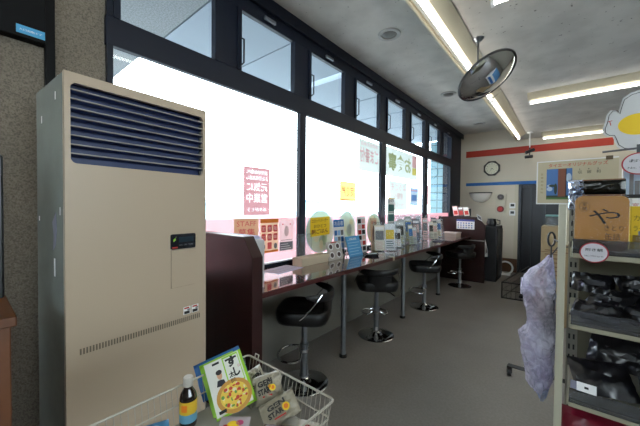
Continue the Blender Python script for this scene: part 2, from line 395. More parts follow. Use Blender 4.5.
# ================================================================== FAR WALL THINGS
t = thing('wall_clock', 'octagonal dark-framed wall clock between the red and blue bands', 'clock', (-1.38, YF, 2.315))
oc = lambda r: [(r*math.cos(PI/8+k*PI/4), r*math.sin(PI/8+k*PI/4)) for k in range(8)]
b = MB(mat('clock_case', '2E2620', .4)); b.M = FAR(0, 0, 0); b.prism(oc(.178), 0, .03, 'z'); b.build('case', t, bevel=.006)
b = MB(mat('clock_face_cream', 'D8D4BC', .5)); b.M = FAR(0, 0, 0); b.ell(0, 0, .132, .132, .03, .034, 32); b.use(mInk)
for k in range(12):
    a = k*PI/6; b.text(str(k if k else 12), .105*math.sin(a), .105*math.cos(a), .022, .0345)
b.build('dial', t)
b = MB(mInk); b.M = FAR(0, 0, -.036)
for a, l, w_ in ((2.2, .065, .006), (3.6, .09, .004)):
    b.prism([(-w_*math.cos(a), w_*math.sin(a)), (l*math.sin(a), l*math.cos(a)), (w_*math.cos(a), -w_*math.sin(a))], 0, .002, 'z')
b.build('hand', t)
t = thing('wall_lamp', 'white half-bowl lamp with dark rim on the wall below the clock', 'lamp', (-1.60, YF, 1.76))
b = MB(mat('milky_shade', 'E4DED4', .35))
def bowl(u, v):
    a = PI*u; e = (PI/2)*v
    return (-.225*math.cos(a)*math.cos(e), -.02-.16*math.sin(a)*math.cos(e), -.22*math.sin(e))
b.sheet(bowl, 20, 10); b.box(-.225, -.02, -.01, .225, 0, 0); b.build('lamp_shade', t, smooth=True)
MB(mBlk).tube([(-.232*math.cos(PI*k/16), -.02-.168*math.sin(PI*k/16), .0) for k in range(17)], .012, 6).build('rim', t, smooth=True)
t = thing('alarm_panel', 'pale wall panel with a round bell above a round red lamp', 'alarm', (-1.19, YF, 1.52))
b = MB(mat('alarm_plate', 'C4BCA8', .5)); b.M = FAR(0, 0, 0); b.rrect(-.10, -.22, .10, .215, .015, 0, .025); b.build('plate', t)
b = MB(mat('bell_steel', '3C3030', .3, .3)); b.M = FAR(0, 0, -.025); b.ell(0, .14, .062, .062, 0, .03); b.use(mat('bell_hub', '6A6060', .5)).ell(0, .14, .02, .02, .03, .036); b.build('bell', t)
b = MB(mat('alarm_red', '7E1C1C', .3)); b.M = FAR(0, 0, -.025); b.ell(0, -.13, .068, .068, 0, .03); b.use(mRed).ell(0, -.13, .04, .04, .03, .038); b.build('alarm_lamp', t)
for z, lab in ((1.47, 'upper small white switch box with dark screen beside the doorway'), (1.31, 'lower small white switch box with dark screen beside the doorway')):
    t = thing('wall_controller', lab, 'controller', (-.965, YF, z), 0, 'controllers beside the doorway')
    b = MB(mWh); b.M = FAR(0, 0, 0); b.rrect(-.055, -.06, .055, .06, .008, 0, .02); b.build('case', t)
    b = MB(mBlk); b.M = FAR(0, 0, -.02); b.rect(-.035, -.02, .035, .035, 0, .003); b.build('screen', t)
t = thing('coiled_hose', 'white coiled hose on the floor beside the black cabinet', 'hose', (-1.02, 7.4, 0))
MB(mWh).tube([(.13*math.cos(2*PI*k/20), .03*math.sin(4*PI*k/20)*.3, .15+.13*math.sin(2*PI*k/20)) for k in range(20)], .018, 8, closed=True).box(-.09, -.05, 0, .09, .05, .03).build('hose_ring', t, smooth=True)

# ================================================================== COOLER UNIT
AX, A0, A1, AH = -1.42, .243, .813, 1.885
t = thing('floor_air_conditioner', 'tall beige floor-standing air conditioner with dark louvred outlet', 'air conditioner', (-1.634, .519, 0), math.radians(3.6))
oy = (A0+A1)/2
mAC = mat('beige_enamel', 'B09E88', .4)
mACs = mat('worn_metal_side', 'A2ABA6', .25, .35, noise_=.12, nscale=9)
# carcass with a real recess behind the louvre
def acb(b, x0, y0, z0, x1, y1, z1): b.box(x0-(AX-.21), y0-oy, z0, x1-(AX-.21), y1-oy, z1)
b = MB(mAC)
acb(b, AX-.02, A0, .09, AX, A1, 1.553); acb(b, AX-.02, A0, 1.848, AX, A1, AH)
acb(b, AX-.02, A0, 1.553, AX, A0+.018, 1.848); acb(b, AX-.02, A1-.016, 1.553, AX, A1, 1.848)
b.build('front_panel', t)
b = MB(mACs); acb(b, AX-.395, A0, .09, AX-.0205, A0+.012, AH); acb(b, AX-.395, A1-.012, .09, AX-.0205, A1, AH)
b.use(mAC); acb(b, AX-.395, A0+.012, 1.868, AX-.0205, A1-.012, AH)
acb(b, AX-.395, A0+.012, .09, AX-.375, A1-.012, 1.868); b.use(mBlk); acb(b, AX-.375, A0+.01, 0, AX-.02, A1-.01, .09)
b.build('body', t, bevel=.003)
mNavy = mat('navy_grille_back', '20305A', .45)
b = MB(mNavy); acb(b, AX-.06, A0+.012, 1.54, AX-.045, A1-.012, 1.86)
for k in range(0): acb(b, AX-.045, A0+.03+k*.033, 1.553, AX-.038, A0+.033+k*.033, 1.848)
b.M = FR((.21-.012, 0, 0), (0, 1, 0), (0, 0, 1))
for (cy, cz, sy, sz) in ((A0+.018, 1.553, 1, 1), (A0+.018, 1.848, 1, -1), (A1-.016, 1.553, -1, 1), (A1-.016, 1.848, -1, -1)): pass
b.build('outlet_core', t)
mSlat = mat('silver_slat', '9A938C', .4, .0)
for k in range(8):
    z = 1.582+k*.0335
    b = MB(mNavy); b.M = Matrix.Translation((.185, 0, z)) @ Matrix.Rotation(-.35, 4, 'Y')
    b.box(-.004, A0+.016-oy, -.0015, .022, A1-.014-oy, .0015); b.use(mSlat).box(.018, A0+.0185-oy, -.0018, .0235, A1-.0165-oy, .0018); b.build('slat', t)
for sy, y in ((1, A0+.018), (-1, A1-.016)):
    for sz, z in ((1, 1.553), (-1, 1.848)):
        pts = [(y-oy, z)]+[(y-oy+sy*.02*(1-math.sin(a)), z+sz*.02*(1-math.cos(a))) for a in [k*PI/2/6 for k in range(7)]]
        MB(mAC).prism(pts if sy*sz > 0 else pts[::-1], .194, .2095, 'x').build('corner_trim', t)
F = FR((.21, -oy, 0), (0, 1, 0), (0, 0, 1))
b = MB(mat('panel_navy', '10131C', .25)); b.M = F; b.rrect(.628, 1.193, .752, 1.265, .008, 0, .006)
b.use(mat('panel_display', '1F2C34', .2)).rect(.665, 1.225, .74, 1.25, .006, .007); b.use(mRed).rect(.634, 1.198, .660, 1.205, .006, .007)
b.use(mGreen).prism([(.640, 1.228), (.652, 1.238), (.648, 1.244), (.655, 1.252), (.640, 1.240)], .006, .007, 'z'); b.use(mGreyP)
b.text('ON  OFF  TEMP', .703, 1.212, .007, .0065, .07); b.build('control_panel', t)
mGroove = mat('groove_shadow', '6A5F50', .6)
b = MB(mGroove); b.M = F
b.rect(.631, 1.010, .753, 1.190, 0, .001); b.use(mAC).rect(.6325, 1.0115, .7515, 1.1885, .001, .004); b.build('service_door', t)
b = MB(mGroove); b.M = F
for k in range(49): b.rect(.284+k*.0102, .833, .284+k*.0102+.0052, .856, 0, .0012)
b.build('vent_slots', t)
for k, y in enumerate((.692, .735)):
    b = MB(mWh); b.M = F; b.rect(y, .868, y+.036, .905, 0, .001); b.use(mInk).rect(y+.004, .870, y+.032, .884, .001, .0015).use(mRed).rect(y+.004, .895, y+.03, .902, .001, .0015).use(mGreyP).rect(y+.02, .886, y+.034, .893, .001, .0015)
    b.build('warning_sticker', t)
b = MB(mAC); b.M = F; b.rect(A0+.001, .47, A1-.001, .474, 0, .002); b.build('seam', t)
TF = FR((0, A0-oy, 0), (1, 0, 0), (0, 0, 1))
b = MB(mat('peeled_tape', '6E7084', .5)); b.M = TF
b.prism([(.05, 1.33), (.10, 1.37), (.11, 1.30), (.09, 1.24), (.06, 1.22), (.07, 1.28)], 0, .001, 'z').build('tape_remnant', t)
for r4 in ((.07, 1.12, .085, 1.19), (.15, 1.36, .157, 1.39), (-.15, 1.33, -.14, 1.35), (.10, 1.80, .107, 1.83), (-.1, 1.74, -.09, 1.77)):
    b = MB(mWh); b.M = TF; b.rect(*r4, 0, .001).build('tape_remnant', t)
# brown cabinet corner and black pole at the left edge
t = thing('wooden_cabinet', 'brown wooden cabinet cut by the left edge of the picture', 'cabinet', (-1.45, -.17, 0))
mBrn = mat('orange_brown_wood', '6A3F22', .45, noise_=.35, nscale=5)
MB(mBrn).box(-.15, -.27, 0, .15, .27, 1.03).build('body', t, bevel=.004)
MB(mBrn).box(-.17, -.29, 1.03, .17, .282, 1.06).build('top_panel', t, bevel=.004)
tag(MB(mBlk).box(-1.64, -.1, 1.062, -1.56, .105, 1.575).build('speaker_box', bevel=.006), 'black upright box standing on the brown cabinet at the left edge', 'box')

# ================================================================== COUNTER
CT, CE, CY0, CY1 = .865, -1.45, 1.20, 6.26
t = thing('window_counter', 'long polished wine-red counter running under the windows', 'counter', (-1.75, 1.2, 0))
T0 = (1.75, -1.2)
b = MB(mWineTop).box(XW+1.75+.001, 0, CT-.035, CE+1.75, CY1-1.2, CT); b.build('countertop', t, bevel=.003)
b = MB(mEdge).box(CE+1.75, 0, CT-.034, CE+1.752, CY1-1.2, CT-.003); b.build('edge_band', t)
for y in (2.295, 3.604, 4.941):
    l = MB(mChromeD).tube([(-1.607+1.75, y-1.2, 0.0), (-1.607+1.75, y-1.2, CT-.035)], .025, 16).build('leg', t, smooth=True)
    MB(mBlk).lathe([(0, 0), (.036, 0), (.036, .02), (.026, .028)], (.143, y-1.2, 0), 20).build('foot', l, smooth=True)
    MB(mChromeD).lathe([(.025, CT-.05), (.045, CT-.04), (.045, CT-.0355)], (.143, y-1.2, 0), 20).build('flange', l, smooth=True)
for y in (2.02, 2.98, 4.22):
    MB(mIvoryP).box(CE+1.752, y-1.2, CT-.036, CE+1.754, y-1.16, CT+.001).box(CE+1.69, y-1.2, CT, CE+1.753, y-1.16, CT+.001).build('tape', t) if y == 2.98 else None
# partitions at both ends
def panel(name, label, y0, y1, xs, top, cut, wz):
    b = MB(mWine).prism([(XW+.002, 0), (xs, 0), (xs, cut), (xs-.09, top), (XW+.002, top)], y0, y1)
    return tag(b.build(name, bevel=.003), label, 'partition')
panel('end_partition', 'wine-brown end partition with slanted corner beside the beige air conditioner', 1.12, 1.20, CE, 1.212, 1.09, 0)
t = thing('corner_desk', 'dark wine desk with high side panel at the far end of the counter', 'desk', (-1.6, 6.3, 0))
b = MB(mWine).prism([(-.447, 0), (.40, 0), (.40, 1.08), (.27, 1.235), (-.447, 1.235)], -.04, 0); b.build('side_panel', t, bevel=.003)
MB(mat('pale_edge', 'A8A4A0', .4)).box(-.10, -.065, .785, .395, -.0405, .80).build('ledge', t)
MB(mWine).box(-.447, 0, .72, .25, .9, .76).box(-.447, .86, 0, .25, .9, .72).build('desktop', t)
# black cabinet behind the desk
t = thing('black_cabinet', 'black cabinet standing behind the wine desk panel', 'cabinet', (-1.18, 6.82, 0))
MB(mat('matte_black', '15161A', .5)).box(-.155, -.30, 0, .13, .30, 1.06).build('body', t, bevel=.006)
b = MB(mBlk); b.M = FR((.13, 0, 0), (0, 1, 0), (0, 0, 1)); b.rect(-.28, .08, -.01, 1.0, 0, .012).rect(.01, .08, .28, 1.0, 0, .012); b.build('door', t)
MB(mChromeD).box(.142, -.03, .5, .155, -.02, .6).box(.142, .02, .5, .155, .03, .6).build('handle', t)
t = thing('coffee_pot', 'dark pot with a handle on the black cabinet', 'pot', (-1.17, 6.70, 1.06))
MB(mBlk).lathe([(0, 0), (.08, 0), (.09, .06), (.07, .12), (.075, .14), (0, .15)]).build('pot_body', t, smooth=True)
MB(mBlk).tube([(.08, 0, .12), (.14, 0, .11), (.14, 0, .04), (.085, 0, .03)], .01, 6).build('handle', t)

# ================================================================== STOOLS
def make_stool(label):
    t = thing('bar_stool', label, 'stool', (0, 0, 0), 0, 'black bar stools along the counter')
    MB(mChrome).lathe([(0, 0), (.192, 0), (.195, .006), (.185, .012), (.12, .020), (.06, .032), (.036, .048), (.034, .06), (0, .06)], n=36).build('base', t, smooth=True)
    c = MB(mChromeD).lathe([(0, .05), (.030, .05), (.030, .30), (.036, .302), (.036, .315), (.022, .32), (.022, .50), (.03, .505), (.05, .51), (0, .51)], n=18).build('column', t, smooth=True)
    MB(mat('white_care_label', 'C8C8C8', .6)).box(-.012, -.0315, .055, .012, -.0302, .10).build('label_sticker', c)
    ring = [(.0, .03, .24)]+[(.155*math.sin(a), .04+.13*(1-math.cos(a))*1.05+.02, .23) for a in [PI*(-.78)+k*PI*1.56/14 for k in range(15)]]
    ring = [(.03*math.cos(0), .02, .26)]+[(.15*math.cos(a), .10+.11*math.sin(a), .225) for a in [-.9+k*(PI+1.8)/16 for k in range(17)]]+[(-.03, .02, .26)]
    MB(mChrome).tube(ring, .009, 8, cap=True).lathe([(.031, .25), (.040, .25), (.040, .275), (.031, .275)], n=16).build('footrest', t, smooth=True)
    # cushion: squarish dish seat
    b = MB(mBlkV)
    def seat(u, v):
        a = 2*PI*u; rx = .236*(abs(math.cos(a))**4+abs(math.sin(a))**4)**-.25*.93
        prof = [(0, .61), (.5, .606), (.8, .618), (.96, .622), (1.0, .600), (.99, .56), (.92, .525), (.6, .508), (0, .505)]
        k = v*8; i = min(int(k), 7); f = k-i; r = prof[i][0]*(1-f)+prof[i+1][0]*f; z = prof[i][1]*(1-f)+prof[i+1][1]*f
        return (rx*r*math.cos(a), rx*r*math.sin(a)*.95, z)
    b.sheet(seat, 40, 16); bmesh.ops.remove_doubles(b.bm, verts=b.bm.verts, dist=.0004); b.build('seat', t, smooth='all')
    # wrap-around back, local -Y
    b = MB(mBlkV)
    def back(u, v):
        a = math.radians(-90-78+156*u); e = 1-abs(2*u-1)**3
        zc = .735-.0*abs(2*u-1); hh = .012+.045*e**.6; 
        zlo = .735-hh*.75+(1-e)*.015; zhi = .735+hh*.45+(1-e)*.012
        q = 2*PI*v; r = .225+.016*math.cos(q)*(.55+.45*e)
        return (r*math.cos(a), r*math.sin(a), (zlo+zhi)/2+(zhi-zlo)/2*math.sin(q))
    b.sheet(back, 32, 12); bmesh.ops.remove_doubles(b.bm, verts=b.bm.verts, dist=.0004); bk = b.build('backrest', t, smooth='all')
    b = MB(mBlkV)
    b.sheet(lambda u, v: ((.205+.016*v+.006*math.sin(PI*u))*math.cos(math.radians(-125+70*u)), (.205+.016*v+.006)*math.sin(math.radians(-125+70*u)), .56+.15*v), 12, 5)
    b.sheet(lambda u, v: ((.190+.016*v)*math.cos(math.radians(-125+70*u)), (.190+.016*v)*math.sin(math.radians(-125+70*u)), .56+.15*v), 12, 5)
    b.build('back_support', t, smooth=True)
    for s in (-1, 1):
        pts = []
        for k in range(9):
            f = k/8; a = math.radians(-90+s*(88-40*f)); pts.append((.243*math.cos(a), .243*math.sin(a), .585+.03*math.sin(f*PI/2)+.145*f**1.3))
        MB(mChrome).tube(pts, .0045, 6).build('armrest', t, smooth=True)
    MB(mBlk).tube([(.03, -.05, .505), (.13, -.10, .495), (.17, -.13, .47)], .006, 6).build('lever', t)
    return t
spots = [(-1.605, 1.754, 122, 'black bar stool nearest the air conditioner, its chrome base seen through the wire basket'),
         (-1.607, 2.92, 38, 'second black bar stool, turned with its back to the viewer'),
         (-1.56, 4.205, 118, 'third black bar stool, between the second and third counter posts'),
         (-1.50, 5.777, 60, 'farthest black bar stool in front of the dark desk panel')]
proto = make_stool(spots[0][3])
for i, (x, y, a, lab) in enumerate(spots):
    o = proto if i == 0 else copy_tree(proto)
    o.location = (x, y, 0); o.rotation_euler = (0, 0, math.radians(a)); o['label'] = lab

# ================================================================== WINDOW FILMS AND POSTERS
mPink = mat('pink_film', 'E09498', .5, trans=.35, alpha=.9)
for (a, c), lab in zip(lows, ('pink film along the bottom of the first window', 'pink film along the bottom of the second window', 'pink film along the bottom of the third window', 'pink film along the bottom of the fourth window')):
    tag(MB(mPink).quad((-2.051, a+.002, .905), (-2.051, c-.002, .905), (-2.051, c-.002, 1.30), (-2.051, a+.002, 1.30)).build('window_film'), lab, 'window film', 'pink window films')
PX = -2.049
pk = mat('backlit_pink_paper', 'E2B2B4', .7, trans=.7); wt = mWhT
pr = mat('backlit_red_ink', 'CC6A6A', .7, trans=.6); pg = mat('backlit_green_ink', 'B4B88C', .7, trans=.8)
py = mat('backlit_yellow_paper', 'EADB7C', .7, trans=.5); pb = mat('backlit_blue_ink', '8FB2DC', .7, trans=.5); pt_ = mat('backlit_tan_paper', 'D8BE96', .7, trans=.45)
pd = mat('backlit_dark_print', '7C8488', .7, trans=.4); pgr = mat('backlit_grey_paper', 'C8C8C4', .7, trans=.5)
def poster(y, z, W, Hh, base, label, draw, name='poster', x=PX, cat='poster', group=None):
    b = MB(base); b.flat = True; b.M = WIN(y, z, x)
    if base != MC.get('rose_backlit_paper'): b.rect(0, 0, W, Hh, 0, .0008)
    draw(b, W, Hh)
    return tag(b.build(name, fix=False), label, cat, group)
gk = mat('rose_backlit_paper', 'DC9CA0', .7, trans=.22)
def d_genki(b, W, Hh):
    rows = (('期間特別御礼', .90, .035, .8), ('また皆様お越し', .78, .04, .8), ('元気に', .59, .075, .78), ('営業中', .36, .08, .78), ('ありがとう', .12, .035, .7))
    pts = []
    c2 = bpy.data.curves.new('p', 'CURVE'); c2.dimensions = '2D'; c2.fill_mode = 'BOTH'
    for body, cv, hh, ww in rows:
        c = bpy.data.curves.new('t', 'FONT'); c.body = body; c.resolution_u = 1
        o = bpy.data.objects.new('t', c); COL.objects.link(o)
        bpy.ops.object.select_all(action='DESELECT'); o.select_set(True); bpy.context.view_layer.objects.active = o
        bpy.ops.object.convert(target='CURVE'); cc = bpy.context.view_layer.objects.active.data
        P = [p.co for sp in cc.splines for p in (sp.bezier_points or sp.points)]
        x0, x1 = min(p.x for p in P), max(p.x for p in P); y0, y1 = min(p.y for p in P), max(p.y for p in P)
        sx, sy = W*ww/(x1-x0), hh/(y1-y0)
        for sp in cc.splines:
            src = list(sp.bezier_points or sp.points)
            q = c2.splines.new('POLY'); q.points.add(len(src)-1); q.use_cyclic_u = True
            for a_, p in zip(q.points, src): a_.co = (W/2-(p.co.x-(x0+x1)/2)*sx, Hh*cv+(p.co.y-(y0+y1)/2)*sy, 0, 1)
        bpy.data.objects.remove(bpy.context.view_layer.objects.active)
    q = c2.splines.new('POLY'); q.points.add(3); q.use_cyclic_u = True
    for a_, p in zip(q.points, ((0, 0), (W, 0), (W, Hh), (0, Hh))): a_.co = (*p, 0, 1)
    o = bpy.data.objects.new('p', c2); COL.objects.link(o); bpy.context.view_layer.update()
    me = bpy.data.meshes.new_from_object(o.evaluated_get(bpy.context.evaluated_depsgraph_get())); bpy.data.objects.remove(o)
    vs = [b._v(v.co) for v in me.vertices]; b.use(gk)
    for p in me.polygons: b._f([vs[i] for i in p.vertices])
    b.use(wt)
    for body, cv, hh, ww in rows: b.text(body, W/2, Hh*cv, hh, 0, W*ww, True)
poster(1.49, 1.325, .28, .405, gk, 'pink poster with white vertical lettering high on the first window', d_genki)
def d_staff(b, W, Hh):
    b.use(pr).text('STAFF', W/2, Hh*.86, .042, .0012, W*.8); b.text('募集', W/2, Hh*.62, .06, .0012, W*.7, bold=.01)
poster(1.40, 1.0, .245, .298, pt_, 'tan STAFF poster low on the first window', d_staff)
def d_menu9(b, W, Hh):
    b.use(mOr).rect(0, Hh-.035, W, Hh, .0008, .0012).rect(0, 0, W, .02, .0008, .0012); b.use(pr)
    for i in range(3):
        for j in range(3):
            if (i, j) == (2, 0) or (i, j) == (0, 0): b.use(pd).ell(.035+i*.07, .055+j*.077, .02, .026, .0008, .0012, 12); b.use(pr)
            else: b.rrect(.012+i*.068, .03+j*.077, .062+i*.068, .092+j*.077, .01, .0008, .0012); 
    b.use(wt)
    for i in range(3):
        for j in range(1, 3): b.text('定食麺丼飯味'[(i+3*j) % 6], .037+i*.068, .061+j*.077, .035, .0014)
poster(1.665, .99, .21, .30, mat('backlit_cream_paper', 'EBE2C0', .7, trans=.5), 'cream poster with orange header and red blocks low on the first window', d_menu9)
def d_white(b, W, Hh):
    b.use(pd).rect(.008, .008, W-.008, .085, .0008, .0012); b.use(pgr).ell(W/2, Hh*.62, .03, .05, .0008, .0012).use(wt)
    for k in range(3): b.rect(.02, .02+k*.02, W-.03-k*.02, .027+k*.02, .0012, .0014)
    b.use(pr).ell(.045, Hh-.05, .008, .008, .0008, .0012, 8).ell(W-.045, Hh-.05, .008, .008, .0008, .0012, 8).use(mGreyP).rect(.02, .10, W-.02, .105, .0008, .0012)
poster(1.885, .985, .185, .30, wt, 'white framed notice with dark lower third beside the first mullion', d_white)
poster(2.82, 1.475, .34, .23, py, 'yellow poster with red lettering in the middle of the second window',
       lambda b, W, Hh: b.use(pr).text('定食屋', W/2, Hh*.5, .12, .0012, W*.75, True, bold=.01).rect(.01, .01, W-.01, .02, .0008, .0012))
poster(3.22, 1.87, .53, .40, mat('pale_backlit_paper', 'D6DCD6', .7, trans=.27), 'pale poster with pink lettering at the upper right of the second window',
       lambda b, W, Hh: b.use(pk).text('ごま番付', W/2, Hh*.52, .19, .0012, W*.88, True, bold=.02).text('期間限定商品', W/2, Hh*.88, .05, .0012, W*.8, True), x=-2.0485)
def d_big(b, W, Hh):
    b.use(pg).text('お食事', W*.42, Hh*.52, .27, .0012, W*.72, True, bold=.03); b.use(pk).rrect(W*.83, Hh*.5, W*.98, Hh*.96, .02, .0008, .0012)
    b.use(py).rrect(W*.83, Hh*.2, W*.98, Hh*.48, .02, .0008, .0012)
poster(3.95, 1.87, 1.13, .42, mat('pale_backlit_paper'), 'wide pale banner with large green letters atop the third window', d_big)
poster(4.05, 1.36, .65, .44, mat('pale_backlit_paper'), 'white poster with faint pink handwriting in the third window',
       lambda b, W, Hh: b.use(pk).text('ようこそ', W/2, Hh*.8, .10, .0012, W*.8, True).text('室蘭へ', W/2, Hh*.5, .10, .0012, W*.5, True).text('いらっしゃい', W/2, Hh*.2, .07, .0012, W*.8, True))
poster(4.81, 1.44, .36, .30, mat('backlit_sky_paper', 'B4CCE8', .7, trans=.25), 'light blue poster near the right side of the third window', lambda b, W, Hh: b.use(wt).rect(.03, .04, W-.03, Hh*.75, .0008, .0012).use(pb).rect(.08, .08, W-.08, Hh*.6, .0012, .0014).use(pk).rect(.03, Hh*.8, W-.03, Hh*.9, .0008, .0012))
poster(5.56, 1.46, .20, .36, pk, 'narrow pink strip poster at the left of the fourth window', lambda b, W, Hh: b.use(wt).text('営', W/2, Hh*.7, .1, .0012, flip=True).text('業', W/2, Hh*.3, .1, .0012, flip=True))

# ================================================================== THINGS ON THE COUNTER
def card(name, label, cat, x, y, W, Hh, base, draw, rz=0, lean=12, th=.004, foot=True, parent=None, z=CT, group=None, thick=None):
    """an upright leaning card with its strut; faces the room"""
    t = thing(name, label, cat, (x, y, z), math.radians(rz), group)
    a = math.radians(lean)
    b = MB(base); b.M = FR((0, -W/2, .001), (0, 1, 0), (-math.sin(a), 0, math.cos(a))); b.box(0, 0, -th, W, Hh, 0); draw(b, W, Hh); b.build('card', t, fix=False)
    if foot:
        b = MB(ACRYL); b.prism([(-.004-th, .002), (-.07, .002), (-.004-th-math.sin(a)*Hh*.7, Hh*.7*math.cos(a))], -.02, .02); b.build('strut', t)
    return t
def lines(b, W, Hh, m_, n=5, x0=.1, x1=.9, y0=.1, y1=.8, w_=.0006):
    b.use(m_)
    for k in range(n):
        y = Hh*(y0+(y1-y0)*k/max(n-1, 1)); b.rect(W*x0, y, W*(x1-.15*(k % 2)), y+Hh*.03, 0, w_)
def blocks(b, W, Hh, ms, nx, ny, y0=.05, y1=.8, w_=.0006):
    for i in range(nx):
        for j in range(ny):
            b.use(ms[(i+j*2) % len(ms)]); u = W*(.06+.9*i/nx); v = Hh*(y0+(y1-y0)*j/ny)
            b.rrect(u, v, u+W*.76/nx, v+Hh*(y1-y0)*.78/ny, W*.02, 0, w_, 2)
# leaflet box behind the near partition
t = thing('leaflet_box', 'pale grey leaflet box with white papers behind the near end partition', 'leaflet box', (-1.74, 1.255, CT))
MB(mat('pale_grey_card', 'B8B6B4', .6)).box(-.19, -.045, 0, .19, .04, .315).build('box', t)
b = MB(mat('lilac_paper', 'C6C6DC', .7))
b.M = Matrix.Translation((-.03, .0, .316)) @ Matrix.Rotation(.06, 4, 'Z')
for k in range(5): b.box(-.20+.01*k, -.044, .004*k, .17-.008*k, .055, .004*k+.003)
b.build('paper_stack', t)
b = MB(mat('lilac_paper')); b.M = Matrix.Translation((-1.87, 1.76, CT)) @ Matrix.Rotation(.12, 4, 'Z'); b.box(-.10, -.16, 0, .10, .17, .0012)
b.use(mGreyP); [b.rect(-.08, -.13+k*.05, .06, -.125+k*.05, .0012, .0014) for k in range(6)]
tag(b.build('menu_sheet'), 'pale lilac sheet lying flat on the counter by the first window', 'sheet')
t = thing('donation_box', 'low beige box with clear upright panel below the first mullion', 'box', (-1.87, 2.14, CT))
MB(mat('beige_card_box', 'CDBEA4', .6)).box(-.06, -.20, 0, .06, .20, .075).build('box', t, bevel=.003)
MB(ACRYL).box(-.05, -.17, .075, -.046, .05, .28).build('clear_panel', t)
# oval illustrated fans
mFan = mat('pale_green_fan_paper', 'E6ECD8', .7, trans=.6)
def fan(y, W, Hh, label, sign):
    t = thing('oval_sign', label, 'sign', (-1.98, y, CT), 0, 'oval signs leaning at the window')
    b = MB(mat('fan_edge_blue', 'C4DCDC', .7, trans=.35)); b.flat = True; b.M = WIN(0, .0, 0); b.ell(0, Hh/2+.06, W/2, Hh/2, -.004, 0)
    b.use(mFan).ell(0, Hh/2+.06, W/2*.93, Hh/2*.95, 0, .001)
    rr = random.Random(int(y*100))
    for k in range(12):
        a = rr.random()*6.28; q = rr.random()*.75
        b.use([mat('fan_green', 'C8D8B8', .7, trans=.7), mat('fan_cream', 'F0EACC', .7, trans=.7), mat('fan_grey', 'D8DCD8', .7, trans=.7)][k % 3])
        b.ell(W/2*q*math.cos(a), Hh/2+.06+Hh/2*q*math.sin(a), .03+.03*rr.random(), .03+.04*rr.random(), .001+k*.0001, .0011+k*.0001, 12)
    b.build('oval_board', t, fix=False)
    MB(mWh).tube([(0, 0, 0), (0, 0, .07)], .006, 6).box(-.03, -.06, 0, .03, .06, .006).build('stand', t)
    if sign:
        b = MB(mYel); b.M = FR((.006, -.17, .235), (0, 1, .04), (0, 0, 1)); b.rect(0, 0, .31, .19, 0, .003); b.use(mat('maroon_print', '7A2A20', .6))
        b.text('コロッケバーガー', .15, .155, .035, .0035, .26, bold=.01).text('おひとつ', .15, .10, .035, .0035, .2, bold=.01).text('朝ごはん', .15, .045, .05, .0035, .27, bold=.02); b.build('yellow_notice', t, fix=False)
    return t
fan(2.40, .46, .44, 'large oval sign with a yellow notice on it, right of the first mullion', True)
fan(2.88, .36, .43, 'pale oval sign without notice, middle of the three oval signs', False)
fan(3.50, .36, .40, 'pale oval sign partly behind menus, beside the second mullion', False)
card('menu_card', 'tall blue and white menu card between the first two oval signs', 'menu', -1.90, 2.64, .19, .40, mWh, lambda b, W, Hh: (b.use(mBlueP).rect(0, Hh*.8, W, Hh, 0, .0006), b.use(mWh).text('お品書', W/2, Hh*.9, .05, .001, W*.8), blocks(b, W, Hh, [mBlueP, mat('sky_print', '8FB8E0', .6), mGreyP], 3, 4, .05, .75)), lean=4)
card('menu_card', 'tall white menu card with dark red rows right of the middle oval sign', 'menu', -1.91, 3.12, .19, .42, mWh, lambda b, W, Hh: blocks(b, W, Hh, [mRed, mInk, mat('pale_rose', 'E0B8B0', .6)], 2, 6, .03, .97), lean=4)
card('menu_card', 'tall tan menu card with a brown picture beside the red-rowed card', 'menu', -1.88, 3.36, .16, .40, mat('tan_paper', 'CDB696', .7), lambda b, W, Hh: (b.use(mat('brown_print', '70402A', .6)).ell(W/2, Hh*.5, W*.28, Hh*.25, 0, .0006), b.use(mRed).text('味噌', W/2, Hh*.87, .05, .001, W*.7)), lean=4)
card('photo_card', 'small card with four food photos in front of the large oval sign', 'card', -1.80, 2.44, .25, .19, mat('grey_card', 'B9B2A8', .6), lambda b, W, Hh: ([b.use(mWh).ell(W*(.27+.46*(k % 2)), Hh*(.28+.45*(k//2)), .04, .035, 0, .0006, 16).use(mat('dish_brown', '4A3A38', .5)).ell(W*(.27+.46*(k % 2)), Hh*(.28+.45*(k//2)), .027, .024, .0006, .001, 12) for k in range(4)], b.use(mRed).rect(W*.3, Hh*.92, W*.7, Hh*.97, 0, .0006)), lean=14)
card('stand_card', 'bright blue leaning card standing on the counter', 'card', -1.78, 2.78, .27, .225, mat('sky_blue_card', '4E9BD0', .5), lambda b, W, Hh: (b.use(mWh).text('喫煙', W/2, Hh*.86, .02, .001, W*.5), lines(b, W, Hh, mat('pale_blue_line', '9CC8E6', .6), 6)), lean=16)
t = thing('ashtray', 'small dark glass tray in front of the blue card', 'tray', (-1.68, 2.93, CT))
MB(mat('smoky_glass', '303840', .1)).lathe([(0, .004), (.06, .004), (.075, .022), (.085, .022), (.07, 0), (0, 0)]).build('bowl', t, smooth=True)
MB(mWh).tube([(-.03, -.03, .02), (.04, .04, .024)], .006, 6).build('paper_stick', t)
